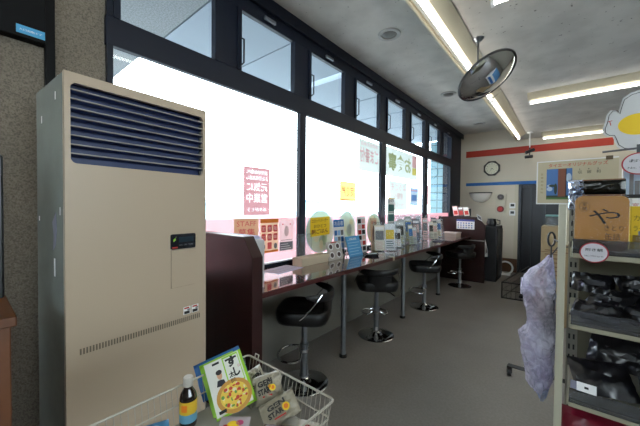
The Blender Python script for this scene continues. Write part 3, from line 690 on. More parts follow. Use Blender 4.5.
def holder(x, y, W, Hh, label, cols, rz=0):
    t = thing('brochure_holder', label, 'brochure holder', (x, y, CT), math.radians(rz))
    b = MB(ACRYL); b.prism([(-.05, 0), (.05, 0), (.05, .05), (-.02, Hh), (-.026, Hh), (-.05, .01)], -W/2, W/2); b.build('clear_stand', t)
    rr = random.Random(int(y*77))
    for k, c in enumerate(cols):
        b = MB(c); w_ = W*.9/len(cols); u = -W*.45+k*w_
        b.M = FR((.028-.02*(k % 2), u, .012), (0, 1, 0), (-.13, 0, 1)); hh = Hh*(.78+.22*rr.random()); b.box(0, 0, 0, w_*.92, hh, .006)
        cc = [mGreyP, mat('teal_print', '3E6E6A', .6), mat('pale_rose'), mInk, mYel, mBlueP]
        b.use(mWh).rect(w_*.06, hh*.83, w_*.86, hh*.94, .006, .0064); b.use(cc[rr.randrange(6)]).rect(w_*.08, hh*.42, w_*.84, hh*.78, .006, .0064); b.use(cc[rr.randrange(6)])
        for q in range(4): b.rect(w_*.1, hh*(.08+.08*q), w_*(.8-.1*(q % 2)), hh*(.11+.08*q), .006, .0064)
        b.build('brochure', t)
    return t
mCr = mat('cream_brochure', 'E2DAC8', .6); mGb = mat('grey_brochure', 'BCC2C0', .6); mPk2 = mat('rose_brochure', 'E8B8B4', .6); mGn = mat('olive_brochure', 'A8B09A', .6); mNv = mat('slate_brochure', '4A5464', .6)
holder(-1.73, 3.34, .30, .36, 'clear stand of cream brochures with a yellow stripe, before the third oval sign', [mCr, mWh], -46)
holder(-1.78, 3.70, .24, .30, 'clear stand with rose and white brochures below the second mullion', [mPk2, mWh], -33)
holder(-1.82, 3.95, .18, .42, 'tall clear stand holding one grey brochure next to the second mullion', [mGb], -28)
holder(-1.74, 4.20, .22, .30, 'clear stand with two olive brochures at the third window', [mGn, mGb], -18)
holder(-1.88, 4.40, .40, .44, 'wide clear stand of cream and slate brochures at the third window', [mCr, mGn, mNv], -38)
holder(-1.88, 4.82, .34, .42, 'clear stand of rose and white brochures, right half of the third window', [mPk2, mWh, mPk2], -38)
holder(-1.78, 5.18, .24, .30, 'clear stand with cream booklets near the third mullion', [mCr, mCr], -26)
holder(-1.84, 5.52, .26, .40, 'clear stand with a slate-blue booklet in front of the third mullion', [mNv, mWh], -33)
holder(-1.88, 5.74, .20, .34, 'clear stand with rose booklets at the fourth window', [mPk2], -38)
t = thing('tall_pop_banner', 'tall narrow white banner with dark heading and teal pictures at the second mullion', 'banner', (-1.97, 3.97, CT))
b = MB(mWh); b.M = WIN(-.11, 0, 0); b.rect(0, .01, .22, .67, 0, .003); b.use(mInk).text('Jの', .11, .63, .05, .0035, .16); b.use(mat('teal_print')).rect(.02, .48, .2, .58, .003, .004).rect(.02, .34, .2, .44, .003, .004); b.use(mGreyP).rect(.02, .46, .2, .47, .003, .004); b.use(mYel).rect(0, .66, .22, .67, .003, .004); b.use(pk).rect(.0, .02, .03, .32, .003, .004)
b.build('banner_sheet', t, fix=False); MB(mBlk).box(-.03, -.1, 0, .03, .1, .01).build('base', t)
t = thing('flat_box', 'low cream box at the far end of the counter', 'box', (-1.72, 6.03, CT)); MB(mat('cream_card', 'CFC3B6', .6)).box(-.16, -.17, 0, .12, .17, .07).build('box', t, bevel=.003)
MB(mat('pale_lid', 'DAD2CC', .6)).box(-.165, -.175, .055, .125, .175, .075).build('lid', t, bevel=.003)
tag(MB(mat('dark_tray', '3A3C48', .4)).box(-1.66, 4.80, CT, -1.54, 5.05, CT+.012).build('cash_tray', bevel=.003), 'flat dark tray near the counter edge before the rose brochures', 'tray')
# on and over the far desk panel
t = thing('magazine_rack', 'rack of colourful magazines on top of the far desk panel', 'magazine rack', (-1.60, 6.30, 1.235))
MB(mBlk).box(-.16, -.035, 0, .14, .035, .015).box(-.16, .025, .015, .14, .035, .16).build('rack', t)
for k, c in enumerate((mPk2, mat('dusky_print', '7A5A58', .6), mCr)):
    b = MB(c); b.M = FR((-.155+.098*k, -.03, .016), (1, 0, .10), (-.25, .2, 1)); b.box(0, 0, 0, .09, .19-.01*k, .006); b.use(mWh).rect(.01, .13, .08, .165, .006, .0065); b.use(mRed).rect(.01, .02, .08, .10, .006, .0065); b.build('magazine', t)
b = MB(mWh); b.M = FR((-1.70, 6.258, 1.0), (1, 0, -.01), (0, 0, 1)); b.rect(0, 0, .32, .185, 0, .002); b.use(mat('indigo_print', '3A4A90', .6)).rect(0, .15, .32, .185, .002, .003)
for i in range(6):
    for j in range(3): b.use([mBlueP, mGreyP, mat('indigo_print')][(i+j) % 3]).rect(.02+i*.048, .02+j*.042, .045+i*.048, .042+j*.042, .002, .003)
tag(b.build('calendar_notice', fix=False), 'white and blue notice hung on the front of the far desk panel', 'notice')
b = MB(mWh); b.M = FR((-1.32, 6.24, 1.20), (1, 0, -.6), (-.25, 0, 1)); b.box(0, 0, 0, .09, .10, .004); b.use(mGreyP).rect(.01, .02, .08, .08, .004, .005)
tag(b.build('small_card'), 'small white card on the slanted corner of the far desk panel', 'card')
b = MB(mWh); b.M = FR((-1.198, 6.29, .0), (0, 1, 0), (0, 0, 1)); b.prism([(-.02, .82), (.30, .52), (.22, .47), (-.02, .50)], 0, .004, 'z'); b.use(mGreyP).prism([(.02, .72), (.2, .56), (.02, .55)], .004, .005, 'z')
tag(b.build('price_leaflet'), 'white slanting leaflet hung on the side of the far desk', 'leaflet')

# ================================================================== FLOOR THINGS FAR RIGHT
t = thing('wire_floor_crate', 'long low black wire crate on the floor before the doorway', 'crate', (0, 0, 0))
A = Vector((-.79, 5.43, 0)); B = Vector((-.60, 7.3, 0)); C = Vector((-.05, 5.47, 0)); D = B+(C-A)
b = MB(mBlk)
for z in (.01, .13, .25): b.tube([A+Vector((0, 0, z)), C+Vector((0, 0, z)), D+Vector((0, 0, z)), B+Vector((0, 0, z))], .010 if z != .13 else .004, 6, closed=True)
for P in (A, B, C, D): b.tube([P, P+Vector((0, 0, .25))], .010, 6)
b.build('frame', t)
b = MB(mBlk)
for (P, Q, n_) in ((A, C, 12), (A, B, 28), (C, D, 28), (B, D, 12)):
    for k in range(1, n_):
        p = P.lerp(Q, k/n_); b.tube([p, p+Vector((0, 0, .25))], .0028, 4)
for k in range(1, 28):
    b.tube([A.lerp(B, k/28)+Vector((0, 0, .012)), C.lerp(D, k/28)+Vector((0, 0, .012))], .003, 4)
for k in range(1, 12):
    b.tube([A.lerp(C, k/12)+Vector((0, 0, .25)), B.lerp(D, k/12)+Vector((0, 0, .25))], .003, 4)
b.build('wire_mesh', t)
tag(MB(mat('dark_mat', '1C1C1E', .7)).box(-.58, 5.55, .016, -.12, 7.0, .05).build('folded_mat', bevel=.01), 'dark folded mat lying inside the black wire crate', 'mat')
mCard = mat('cardboard', 'A08A68', .8, noise_=.1, nscale=6)
t = thing('cardboard_box', 'tall beige cardboard box behind the hanging plastic bag', 'box', (-.02, 4.75, 0))
MB(mCard).box(-.24, -.2, 0, .28, .25, 1.19).build('box', t, bevel=.004)
b = MB(mat('brown_box_print', '7A5A40', .7)); b.M = FAR(-.24, 0, -.2)
for k in range(7): b.rect(.04, .60+k*.05, .19-.02*(k % 2), .612+k*.05, 0, .001)
b.rect(0, .88, .52, .888, 0, .001); b.build('box_print', t)
t = thing('plastic_tub', 'small clear tub on the tall cardboard box', 'tub', (-.13, 4.72, 1.19))
MB(ACRYL).box(-.09, -.09, 0, .09, .09, .12).build('tub', t, bevel=.008)
MB(mat('teal_lid', '6E9A98', .5)).box(-.095, -.095, .12, .095, .095, .14).build('lid', t, bevel=.004)
tag(MB(mat('small_cream_box', 'C8BC9C', .7)).box(-.33, 4.9, 0, -.262, 5.1, .30).build('carton', bevel=.003), 'narrow cream carton beside the tall cardboard box', 'carton')
t = thing('garment_rack', 'black rack base with caster poking out behind the plastic bag', 'rack', (0, 2.95, 0))
MB(mBlk).tube([(-.37, 0, .085), (.45, 0, .085)], .016, 8).tube([(.45, 0, .085), (.45, 0, 1.3)], .014, 8).tube([(.45, -.25, .085), (.45, .25, .085)], .016, 8).build('frame', t, smooth=True)
for x, y in ((-.36, 0), (.45, -.24), (.45, .24)):
    MB(mBlk).tube([(x-.012, y, .032), (x+.012, y, .032)], .032, 14).box(x-.018, y-.02, .03, x-.013, y+.012, .085).box(x+.013, y-.02, .03, x+.018, y+.012, .085).box(x-.018, y-.02, .068, x+.018, y+.012, .085).build('caster', t)

# ================================================================== DISPLAY SHELF
t = thing('mirror_fill_freezer', 'white and blue freezer added out of view for the round mirror to reflect', 'freezer', (1.35, 4.6, 0))  # added out of view so the round mirror has something pale to reflect
b = MB(mWh).box(-.4, -1.1, .06, .4, 1.1, .84); b.use(mBlueP).box(-.405, -1.0, .3, -.40, 1.0, .62); b.use(mBlk).box(-.36, -1.06, 0, .36, 1.06, .06); b.build('body', t)
MB(mat('freezer_lid_blue', '6EA4D8', .1)).box(-.38, -1.08, .84, .38, 1.08, .87).build('lid', t)
SX0, SX1, SY0, SY1 = .012, .95, 1.50, 1.94
mShelf = mat('cream_shelf_enamel', 'A39E88', .4)
t = thing('display_shelf', 'cream steel display shelf full of dark goods at the right', 'shelf', (.48, 1.7, 0))
ox, oy2 = .48, 1.7
def sb(b, x0, y0, z0, x1, y1, z1): return b.box(x0-ox, y0-oy2, z0, x1-ox, y1-oy2, z1)
for x in (-.032, SX1+.004):
    sb(MB(mat('shelf_post_enamel', 'B4B19E', .35)), x, 1.49, 0, x+.024, 1.52, 1.42).build('post', t, bevel=.003)
for x in (SX0-.012, SX1-.03):
    b = MB(mat('perforated_steel', '8E8C80', .4)); sb(b, x, 1.90, 0, x+.04, 1.94, 1.40); b.use(mInk)
    for k in range(26):
        for q in (.008, .025): sb(b, x+q, 1.899, .12+k*.05, x+q+.007, 1.9005, .145+k*.05)
    b.build('perforated_upright', t)
sb(MB(mat('shelf_back_enamel', '6E6A58', .6)), SX0+.03, 1.925, .1, SX1-.03, 1.932, 1.26).build('back_panel', t)
boards = [1.214, .941, .640, .36]
for z in boards:
    sb(MB(mShelf), SX0, SY0, z, SX1, SY1-.045, z+.034).build('shelf_board', t, bevel=.003)
    b = MB(CLEAR); sb(b, SX0, SY0-.006, z+.034, SX1, SY0-.003, z+.075); sb(b, SX0, SY0-.006, z+.020, SX1, SY0, z+.034); b.build('price_rail', t)
    b = MB(mShelf); b.prism([(SY0-oy2+.01, z), (SY1-.04-oy2, z), (SY1-.04-oy2, z-.05)], SX0-.006-ox, SX0-ox, 'x'); b.build('bracket', t)
sb(MB(mShelf), SX0, SY0, .0, SX1, SY1, .10).build('base', t)
# rod holding tags above the shelf
MBk = MB(mChromeD); MBk.tube([(.04-ox, 1.60-oy2, 1.40), (.04-ox, 1.60-oy2, 1.52)], .003, 6) if False else None
b = MB(mat('grey_rod', '55555A', .4)); b.tube([(.10-ox, 1.70-oy2, 1.637), (.60-ox, 1.70-oy2, 1.66)], .004, 6).tube([(.60-ox, 1.70-oy2, 1.66), (.60-ox, 1.90-oy2, 1.50), (.60-ox, 1.93-oy2, 1.25)], .004, 6); b.build('tag_rod', t)
# sign board
t = thing('sign_board', 'wide cream sign with red heading and a brick tower picture above the shelf', 'sign', (0, 1.76, 0))
b = MB(mat('cream_sign', 'BDB295', .6)); b.M = FR((-.123, 0, 1.423), (1, .0, 0), (.0, 0, 1)); Wd, Hd = .278, .200
b.use(mWh).rect(0, 0, Wd, Hd, -.003, 0); b.use(mat('cream_sign')).rect(.005, .005, Wd, Hd-.005, 0, .0006)
b.use(mat('orange_red_print', 'B83A28', .6)).text('タイエーオリジナルグッズ', .145, Hd-.022, .017, .001, .20, bold=.01)
b.use(mat('sky_picture', '3E6CA8', .5)).rect(.038, .022, .130, .162, .0006, .001)
b.use(mat('sky_cloud', 'A8BCD0', .5)).ell(.052, .085, .012, .006, .001, .0013, 12).ell(.118, .12, .010, .02, .001, .0013, 12).ell(.05, .07, .011, .010, .001, .0013, 12)
b.use(mat('tree_picture', '26382A', .6)).rect(.038, .022, .130, .040, .001, .0014).use(mat('grass_picture', '4A6A30', .6)).rect(.038, .022, .130, .030, .0014, .0017)
b.use(mat('brick_picture', '7A4630', .6)).rect(.080, .035, .107, .162, .0014, .0018).use(mInk).rect(.107, .035, .110, .162, .0014, .0018)
b.use(mat('tree_picture')).ell(.072, .07, .006, .026, .0018, .002, 10).ell(.060, .085, .014, .006, .0018, .002, 10).use(mInk)
for k, c in enumerate('収銀和'): b.text(c, .156+k*.030, .142, .014, .001).rect(.153+k*.03, .153, .156+k*.03, .157, .0006, .001)
b.use(mat('tan_print', '8C7A50', .6)); [b.text('室蘭焼鳥名物'[k], .021, .055+.017*(5-k), .010, .001) for k in range(6)]
b.build('board', t, fix=False)
MB(mIvoryP).tube([(-.005, .01, 1.24), (-.005, .012, 1.60)], .005, 6).tube([(-.005, .01, 1.24), (-.002, .15, 1.24)], .005, 6).build('sign_stem', t)
MB(mat('brown_clip', '5A4A2A', .5)).box(.115, -.006, 1.612, .137, .006, 1.628).build('clip', t)
# oval price tags
def price_tag(label, x, y, z, a, b2, txt, txt2, stem):
    t = thing('price_tag', label, 'price tag', (x, y, z), 0, 'oval red-rimmed price tags')
    b = MB(mat('tag_red', 'A82A38', .5)); b.M = FAR(0, 0, 0); b.ell(0, 0, a, b2, 0, .002, 36); b.use(mat('tag_white', 'C9C6CC', .6)).ell(0, 0, a*.9, b2*.9, .002, .0026, 36)
    b.use(mInk).text(txt, 0, b2*.28, b2*.30, .003, a*1.15, bold=.01).text(txt2, 0, -b2*.36, b2*.18, .003, a*1.25); b.build('tag_face', t, fix=False)
    MB(mBlk).box(-.008, .001, stem[0], .008, .006, stem[1]).build('clip', t)
price_tag('oval white price tag with red rim clipped to the upper shelf rail', .0715, 1.478, 1.243, .040, .037, '附き鯛', 'No.1790 by Pi', (-.030, .02))
price_tag('oval white price tag with red rim hanging at the right edge above the shelf', .205, 1.688, 1.580, .050, .043, 'お礼', 'No. 1700', (.03, .075))
# blank cut-out board in place of the store's cartoon sign
t = thing('cutout_sign', 'white cut-out board with a plain yellow oval at the upper right', 'sign', (.2, 1.80, 1.76))
out = [(-.094, -.03), (-.096, -.01), (-.088, .02), (-.084, .05), (-.072, .068), (-.056, .066), (-.048, .05), (-.044, .075), (-.035, .112), (-.01, .13), (.014, .134), (.06, .13), (.10, .10), (.12, 0), (.09, -.09), (.019, -.117), (-.03, -.108), (-.049, -.09), (-.058, -.06), (-.064, -.045), (-.082, -.042)]
b = MB(mat('cutout_white', 'C6C6C6', .5)); b.M = FAR(0, 0, 0); b.prism(out[::-1], -.004, 0, 'z'); inn = [(x*.93+.002, y*.93) for x, y in out]
b.use(mInk).tube([(x*.93+.002, y*.93, .001) for x, y in out], .0012, 4, closed=True)
b.use(mYel).ell(.012, -.004, .060, .044, 0, .001, 36); b.use(mRed).text('T', -.072, .012, .020, .001, rot=.2); b.build('board', t, fix=False)
MB(mIvoryP).tube([(.03, .008, -.12), (.03, .008, -.45), (.03, .10, -.51)], .005, 6).build('sign_stem', t)

# wooden-look snack package
def pillow(b, W, Hh, T, M_, nu=14, nv=10, seed=0, wob=.12, mats=None):
    b.M = M_
    for s in (1, -1):
        def f(u, v):
            a, c = 2*u-1, 2*v-1
            k = (max(0, 1-abs(a)**2.6)*max(0, 1-abs(c)**2.6))**.5
            nz = noise.noise(Vector((a*2.3+seed*3.1, c*2.3, seed*1.7)))
            return (W/2*a, Hh/2*c, s*T/2*k*(1+wob*3*nz)+wob*T*.6*noise.noise(Vector((a*4, c*4, seed+9)))*(1 if s > 0 else 1))
        b.sheet(f, nu, nv)
    bmesh.ops.remove_doubles(b.bm, verts=b.bm.verts, dist=.0003)
t = thing('snack_pack', 'tan rounded package with brush lettering on the upper shelf', 'package', (.089, 1.53, 1.248))
mPack = mat('tan_wood_print', 'BA8238', .4, noise_=.12, nscale=14)
b = MB(mPack); b.M = FAR(-.072, .002, 0); b.rrect(0, 0, .146, .20, .022, -.016, .016)
b.use(mInk).text('や', .082, .125, .055, .0165, .085, bold=.0).text('きとり', .108, .083, .020, .0165, .05).text('缶詰', .105, .052, .024, .0165, .04)
b.text('室', .027, .170, .014, .0165).text('蘭', .027, .153, .014, .0165).tube([(.027+.015*math.cos(k*PI/8), .161+.019*math.sin(k*PI/8), .0165) for k in range(16)], .0006, 4, closed=True)
b.text('やきとり味', .06, .018, .010, .0165, .06)
b.build('package_body', t, bevel=.003)
b = MB(WRAP); b.M = FAR(-.076, 0, 0); b.rrect(-.004, 0, .156, .206, .02, -.020, .021); b.build('wrapper', t)
mFoil = mat('dark_foil', '24241F', .18, .5, noise_=.4, nscale=30)
mSil = mat('silver_foil', 'A9B2C4', .2, .8, bump=.5, nscale=40)
for k, (zc, lab) in enumerate(((1.428, 'lower dark foil pouch showing over the tan package'), (1.488, 'upper dark foil pouch with crinkled silver end, in front of the sign'))):
    t = thing('foil_pouch', lab, 'pouch', (.088, 1.60+.012*k, zc), 0, 'foil pouches stacked behind the tan package')
    b = MB(mFoil); pillow(b, .15, .06, .035, FAR(0, 0, 0), seed=k+2); b.build('pouch', t, smooth=True)
    b = MB(mSil); pillow(b, .05, .064, .040, FAR(-.068, 0, -.004), seed=k+5, wob=.3); b.build('silver_end', t, smooth=True)
    b = MB(mat('brown_strip', '7A5030', .5)); b.M = FAR(-.05, .026, -.012); b.rect(0, 0, .12, .004, 0, .004); b.build('tear_strip', t)
for k in range(2):                            # packs underneath that carry the two seen above
    t = thing('foil_pouch', 'dark foil pouch hidden low behind the tan package' if k == 0 else 'dark foil pouch just below the visible foil pouches', 'pouch', (.088, 1.62, 1.29+.07*k), 0, 'foil pouches stacked behind the tan package')
    b = MB(mFoil); pillow(b, .14, .075, .05, FAR(0, 0, 0), seed=k+20); b.build('pouch', t, smooth=True)
# right edge of the top shelf
t = thing('photo_pack', 'pale package with a city photo at the right edge', 'package', (.205, 1.76, 1.248))
b = MB(mWh); b.M = FAR(-.038, 0, 0); b.box(0, 0, -.02, .12, .34, 0); b.use(mat('sky_cloud')).rect(.004, .20, .116, .335, 0, .001).use(mGreyP).rect(.02, .2, .032, .30, .001, .002).rect(.036, .2, .05, .27, .001, .002).rect(.06, .2, .1, .25, .001, .002).use(mInk).rect(.01, .2, .116, .215, .002, .003)
b.use(mRed).text('室蘭', .05, .17, .02, .001); b.build('package_body', t, bevel=.002)
b = MB(mYel); b.M = FAR(.18, 1.249, 1.65); b.box(0, 0, -.02, .10, .165, 0); b.use(mat('ochre_print', '8A6A10', .6)).text('カレー', .04, .12, .02, .001, .06).text('ラーメン', .04, .08, .02, .001, .06).rect(.008, .02, .09, .055, 0, .001)
tag(b.build('yellow_book', bevel=.002), 'yellow packet with dark lettering below the city photo at the right edge', 'packet')
t = thing('glass_jar', 'small grey jar in front of the yellow packet at the right edge', 'jar', (.215, 1.57, 1.248)); MB(ACRYL).lathe([(0, 0), (.03, 0), (.03, .05), (.02, .06), (0, .06)]).build('jar_body', t, smooth=True); MB(mGreyP).lathe([(.022, .06), (.022, .075), (0, .075)]).build('lid', t)
# shelves of dark pouches
mDk = mat('black_pouch_film', '15151A', .28, noise_=.3, nscale=20, spec=.7)
mDk2 = mat('grey_pouch_label', '4E4E50', .4)
where = ['far left end', 'left side', 'left of the middle', 'middle', 'right of the middle', 'right side']
cnt = 0
def pouch(x, y, z, W, Hh, rx, rz, label, group, lab=True):
    global cnt; cnt += 1
    t = thing('dark_pouch', label, 'pouch', (x, y, z), 0, group)
    Q = Matrix.Rotation(rz, 4, 'Z') @ Matrix.Rotation(rx, 4, 'X')
    b = MB(mDk); pillow(b, W, Hh, .028, Q, 16, 12, seed=cnt, wob=.5); b.build('pouch', t, smooth=True)
    if lab:
        b = MB(mDk2); b.M = Q @ Matrix.Translation((0, 0, .0)); 
        b.sheet(lambda u, v: (W*.28*(2*u-1), Hh*.12*(2*v-1)-.01, .0165+.003*noise.noise(Vector((u*3, v*3, cnt)))), 6, 3); b.build('label_strip', t, smooth=True)
zb = .975
for row, (yy, dz, n_) in enumerate(((1.565, .018, 6), (1.66, .052, 6), (1.76, .09, 5))):
    for k in range(n_):
        pouch(.085+k*.138+.05*(row % 2), yy, zb+.016+dz+.008*(k % 2), .14, .105, math.radians(26+8*row), random.uniform(-.6, .6),
              'dark shiny pouch on the middle shelf, %s row, %s' % (('front', 'middle', 'back')[row], ('leftmost', 'second from left', 'third from left', 'fourth from left', 'fifth from left', 'rightmost')[k]), 'dark pouches on the middle shelf')
zb = .674
for row, (yy, dz, n_) in enumerate(((1.61, .045, 4), (1.75, .115, 4))):
    for k in range(n_):
        pouch(.11+k*.2+.06*row, yy, zb+.018+dz, .19, .15, math.radians(35+15*row), random.uniform(-.3, .3),
              'black pouch on the lower shelf, %s row, %s' % (('front', 'back')[row], ('leftmost', 'second from left', 'third from left', 'rightmost')[k]), 'black pouches on the lower shelf', lab=(row == 1 and k % 2 == 0))
b = MB(mWh); b.M = FR((.034, 1.478, .722), (1, 0, -.03), (0, .6, .8)); b.box(0, 0, 0, .056, .032, .0015); b.use(mInk).rect(.022, .012, .034, .02, .0015, .002)
tag(b.build('price_card', fix=False), 'small white card on the front rail of the lower shelf', 'card')
b = MB(mat('grey_card_dark', '77788A', .5)); b.M = FR((.016, 1.477, .725), (1, 0, -.1), (0, .6, .8)); b.box(0, 0, 0, .018, .03, .0015)
tag(b.build('price_slip'), 'narrow grey slip left of the white card on the lower shelf rail', 'card')
t = thing('red_snack_bag', 'dark red bag on the bottom shelf at the lower right corner', 'bag', (.15, 1.56, .49))
b = MB(mat('dark_red_film', '6A1024', .3, bump=.2, nscale=20)); pillow(b, .34, .22, .09, FAR(0, 0, 0) @ Matrix.Rotation(-.25, 4, 'X'), seed=4); b.build('bag', t, smooth=True)
b = MB(mat('pale_red_print', 'A87888', .5)); b.M = FAR(-.12, .05, -.055); b.text('S', .02, -.01, .035, 0).text('STRONG', .10, .0, .018, 0); b.build('bag_print', t)

# hanging plastic bags on the outside of the post
t = thing('black_hook', 'black ring hook on the left side of the cream post', 'hook', (-.045, 1.64, 1.24))
MB(mBlk).tube([(-.012+.012*math.cos(a), 0, .03+.03*math.sin(a)) for a in [k*2*PI/14 for k in range(14)]], .004, 6, closed=True).tube([(-.012, 0, 0), (-.012, 0, -.05)], .003, 6).tube([(0, 0, .03), (.012, -.11, .03)], .003, 6).build('ring', t)
def bag(label, x, y, outline, T, m_, seed, contents=None):
    """outline: list of (z, xl, xr) from top to bottom"""
    t = thing('plastic_bag', label, 'plastic bag', (x, y, 0), 0, 'clear bags hanging on the post')
    b = MB(m_)
    def f(u, v):
        k = v*(len(outline)-1); i = min(int(k), len(outline)-2); g = k-i
        z = outline[i][0]*(1-g)+outline[i+1][0]*g; xl = outline[i][1]*(1-g)+outline[i+1][1]*g; xr = outline[i][2]*(1-g)+outline[i+1][2]*g
        a = 2*PI*u; r = 1+.34*noise.noise(Vector((math.cos(a)*1.6+seed, math.sin(a)*1.6, z*7)))+.26*noise.noise(Vector((math.cos(a)*5, math.sin(a)*5+seed, z*22)))
        d = T*min(1, (outline[0][0]-z)*8+.12)
        return ((xl+xr)/2-x+(xr-xl)/2*math.cos(a)*r, d*math.sin(a)*r, z+.012*noise.noise(Vector((math.cos(a)*4, math.sin(a)*4, z*15+seed))))
    b.sheet(f, 44, 52); b.build('bag_film', t, smooth='all')
    if seed == 8: MB(mBlk).tube([(.022, 0, 1.165), (.05, .01, 1.21), (.0895, .012, 1.215)], .003, 6).build('hanging_loop', t)
    if contents: contents(t)
    return t
def cont(t):
    b = MB(mat('red_cloth', '8E1F34', .7, noise_=.4, nscale=20)); pillow(b, .045, .24, .05, FAR(.005, 1.0, 0), seed=31, wob=.3); b.build('red_contents', t, smooth=True)
    b = MB(mat('navy_cloth', '1A1D30', .7)); pillow(b, .05, .30, .06, FAR(.035, .88, 0), seed=33, wob=.3); b.build('dark_contents', t, smooth=True)
    b = MB(mat('white_slip', 'D8D4E8', .6)); pillow(b, .05, .08, .02, FAR(-.045, 1.04, -.03), seed=35, wob=.4); b.build('white_packet', t, smooth=True)
bag('crinkled clear bag with red contents hanging by the cream post', -.10, 1.72,
    [(1.185, -.07, -.055), (1.13, -.12, -.048), (1.09, -.155, -.045), (1.03, -.170, -.042), (.98, -.160, -.042), (.90, -.145, -.042), (.85, -.155, -.042), (.82, -.185, -.044), (.76, -.165, -.048), (.66, -.145, -.050), (.60, -.135, -.055), (.575, -.12, -.07)], .075, BAGM, 3, cont)
bag('narrow bluish clear bag hanging low behind the larger bag', -.09, 1.90,
    [(1.17, -.075, -.06), (1.05, -.10, -.05), (.9, -.12, -.05), (.75, -.14, -.05), (.6, -.135, -.055), (.5, -.12, -.06), (.44, -.10, -.075)], .05, BAGB, 8)

# ================================================================== WIRE BASKET AND ITS SNACKS
BX0, BX1, BY0, BY1, BZ, BB = -.74, -.413, .10, .558, .95, .865
t = thing('wire_basket', 'white wire basket on a stand in the foreground', 'basket', (-.58, .33, 0))
cx, cy = -.58, .33
mWire = mat('white_coated_wire', 'A49F92', .35)
def loop(i, z, r=.0035):
    return [(x-cx, y-cy, z) for x, y in ((BX0+i, BY0+i), (BX1-i, BY0+i), (BX1-i, BY1-i), (BX0+i, BY1-i))]
def rl(i, z):
    pts = []; q = .010
    for (x, y), a0 in (((BX1-i-q, BY1-i-q), 0), ((BX0+i+q, BY1-i-q), 90), ((BX0+i+q, BY0+i+q), 180), ((BX1-i-q, BY0+i+q), 270)):
        for k in range(5): a = math.radians(a0+22.5*k); pts.append((x+q*math.cos(a)-cx, y+q*math.sin(a)-cy, z))
    return pts
MB(mWire).tube(rl(0, BZ), .0026, 8, closed=True).build('rim', t, smooth=True)
b = MB(mWire); b.tube(rl(.008, .908), .002, 6, closed=True).tube(rl(.016, BB), .003, 6, closed=True)
ny, nx = 34, 24
for k in range(1, ny):
    y = BY0+(BY1-BY0)*k/ny-cy
    b.tube([(BX1-cx, y, BZ), (BX1-.016-cx, y, BB), (BX0+.016-cx, y, BB), (BX0-cx, y, BZ)], .0008, 4)
for k in range(1, nx):
    x = BX0+(BX1-BX0)*k/nx-cx
    b.tube([(x, BY1-cy, BZ), (x, BY1-.016-cy, BB), (x, BY0+.016-cy, BB), (x, BY0-cy, BZ)], .0008, 4)
b.build('wire_mesh', t)
MB(mWire).tube([(BX0+.03-cx, BY1-cy, BZ), (BX0+.03-cx, BY1-cy+.004, BZ+.012), (BX0+.045-cx, BY1-cy+.004, BZ+.012), (BX0+.045-cx, BY1-cy, BZ)], .002, 6).build('clip', t)
for sx in (-.09, .05):
    for sy in (-.13, .10):
        MB(mWire).tube([(sx, sy, 0), (sx, sy, BB-.003)], .006, 8).build('leg', t)
MB(mWire).tube([(-.09, -.13, BB-.006), (.05, -.13, BB-.006), (.05, .10, BB-.006), (-.09, .10, BB-.006)], .004, 6, closed=True).tube([(-.09, -.13, .2), (.05, -.13, .2), (.05, .10, .2), (-.09, .10, .2)], .004, 6, closed=True).build('stand_frame', t)
tag(MB(mat('greyish_liner', 'A8A296', .8, noise_=.1, nscale=12)).box(BX0+.022, BY0+.022, BB+.003, BX1-.022, BY1-.022, BB+.007).build('basket_liner'), 'grey paper liner covering the floor of the wire basket', 'liner')
FLB = BB+.008
# sauce bottle
t = thing('sauce_bottle', 'dark sauce bottle with white cap in the wire basket', 'bottle', (-.697, .350, FLB))
MB(mat('soy_glass', '140A0A', .08, spec=.8)).lathe([(0, 0), (.018, 0), (.0195, .004), (.0195, .068), (.017, .078), (.010, .090), (.0095, .097), (0, .097)], n=24).build('bottle_body', t, smooth=True)
MB(mat('white_cap', 'A8A298', .4)).lathe([(0, .117), (.010, .117), (.0115, .114), (.0115, .096), (0, .096)], n=24).build('cap', t, smooth=True)
b = MB(mat('label_yellow', 'C8A428', .5)); b.sheet(lambda u, v: (.0199*math.cos(2*PI*u), .0199*math.sin(2*PI*u), .034+.030*v), 24, 1)
b.use(mat('label_blue', '5A90A8', .5)).sheet(lambda u, v: (.0199*math.cos(2*PI*u), .0199*math.sin(2*PI*u), .014+.020*v), 24, 1)
b.use(mOr).sheet(lambda u, v: (.0203*math.cos(-1.3+.7*u), .0203*math.sin(-1.3+.7*u), .042+.016*v), 6, 1); b.build('label', t)
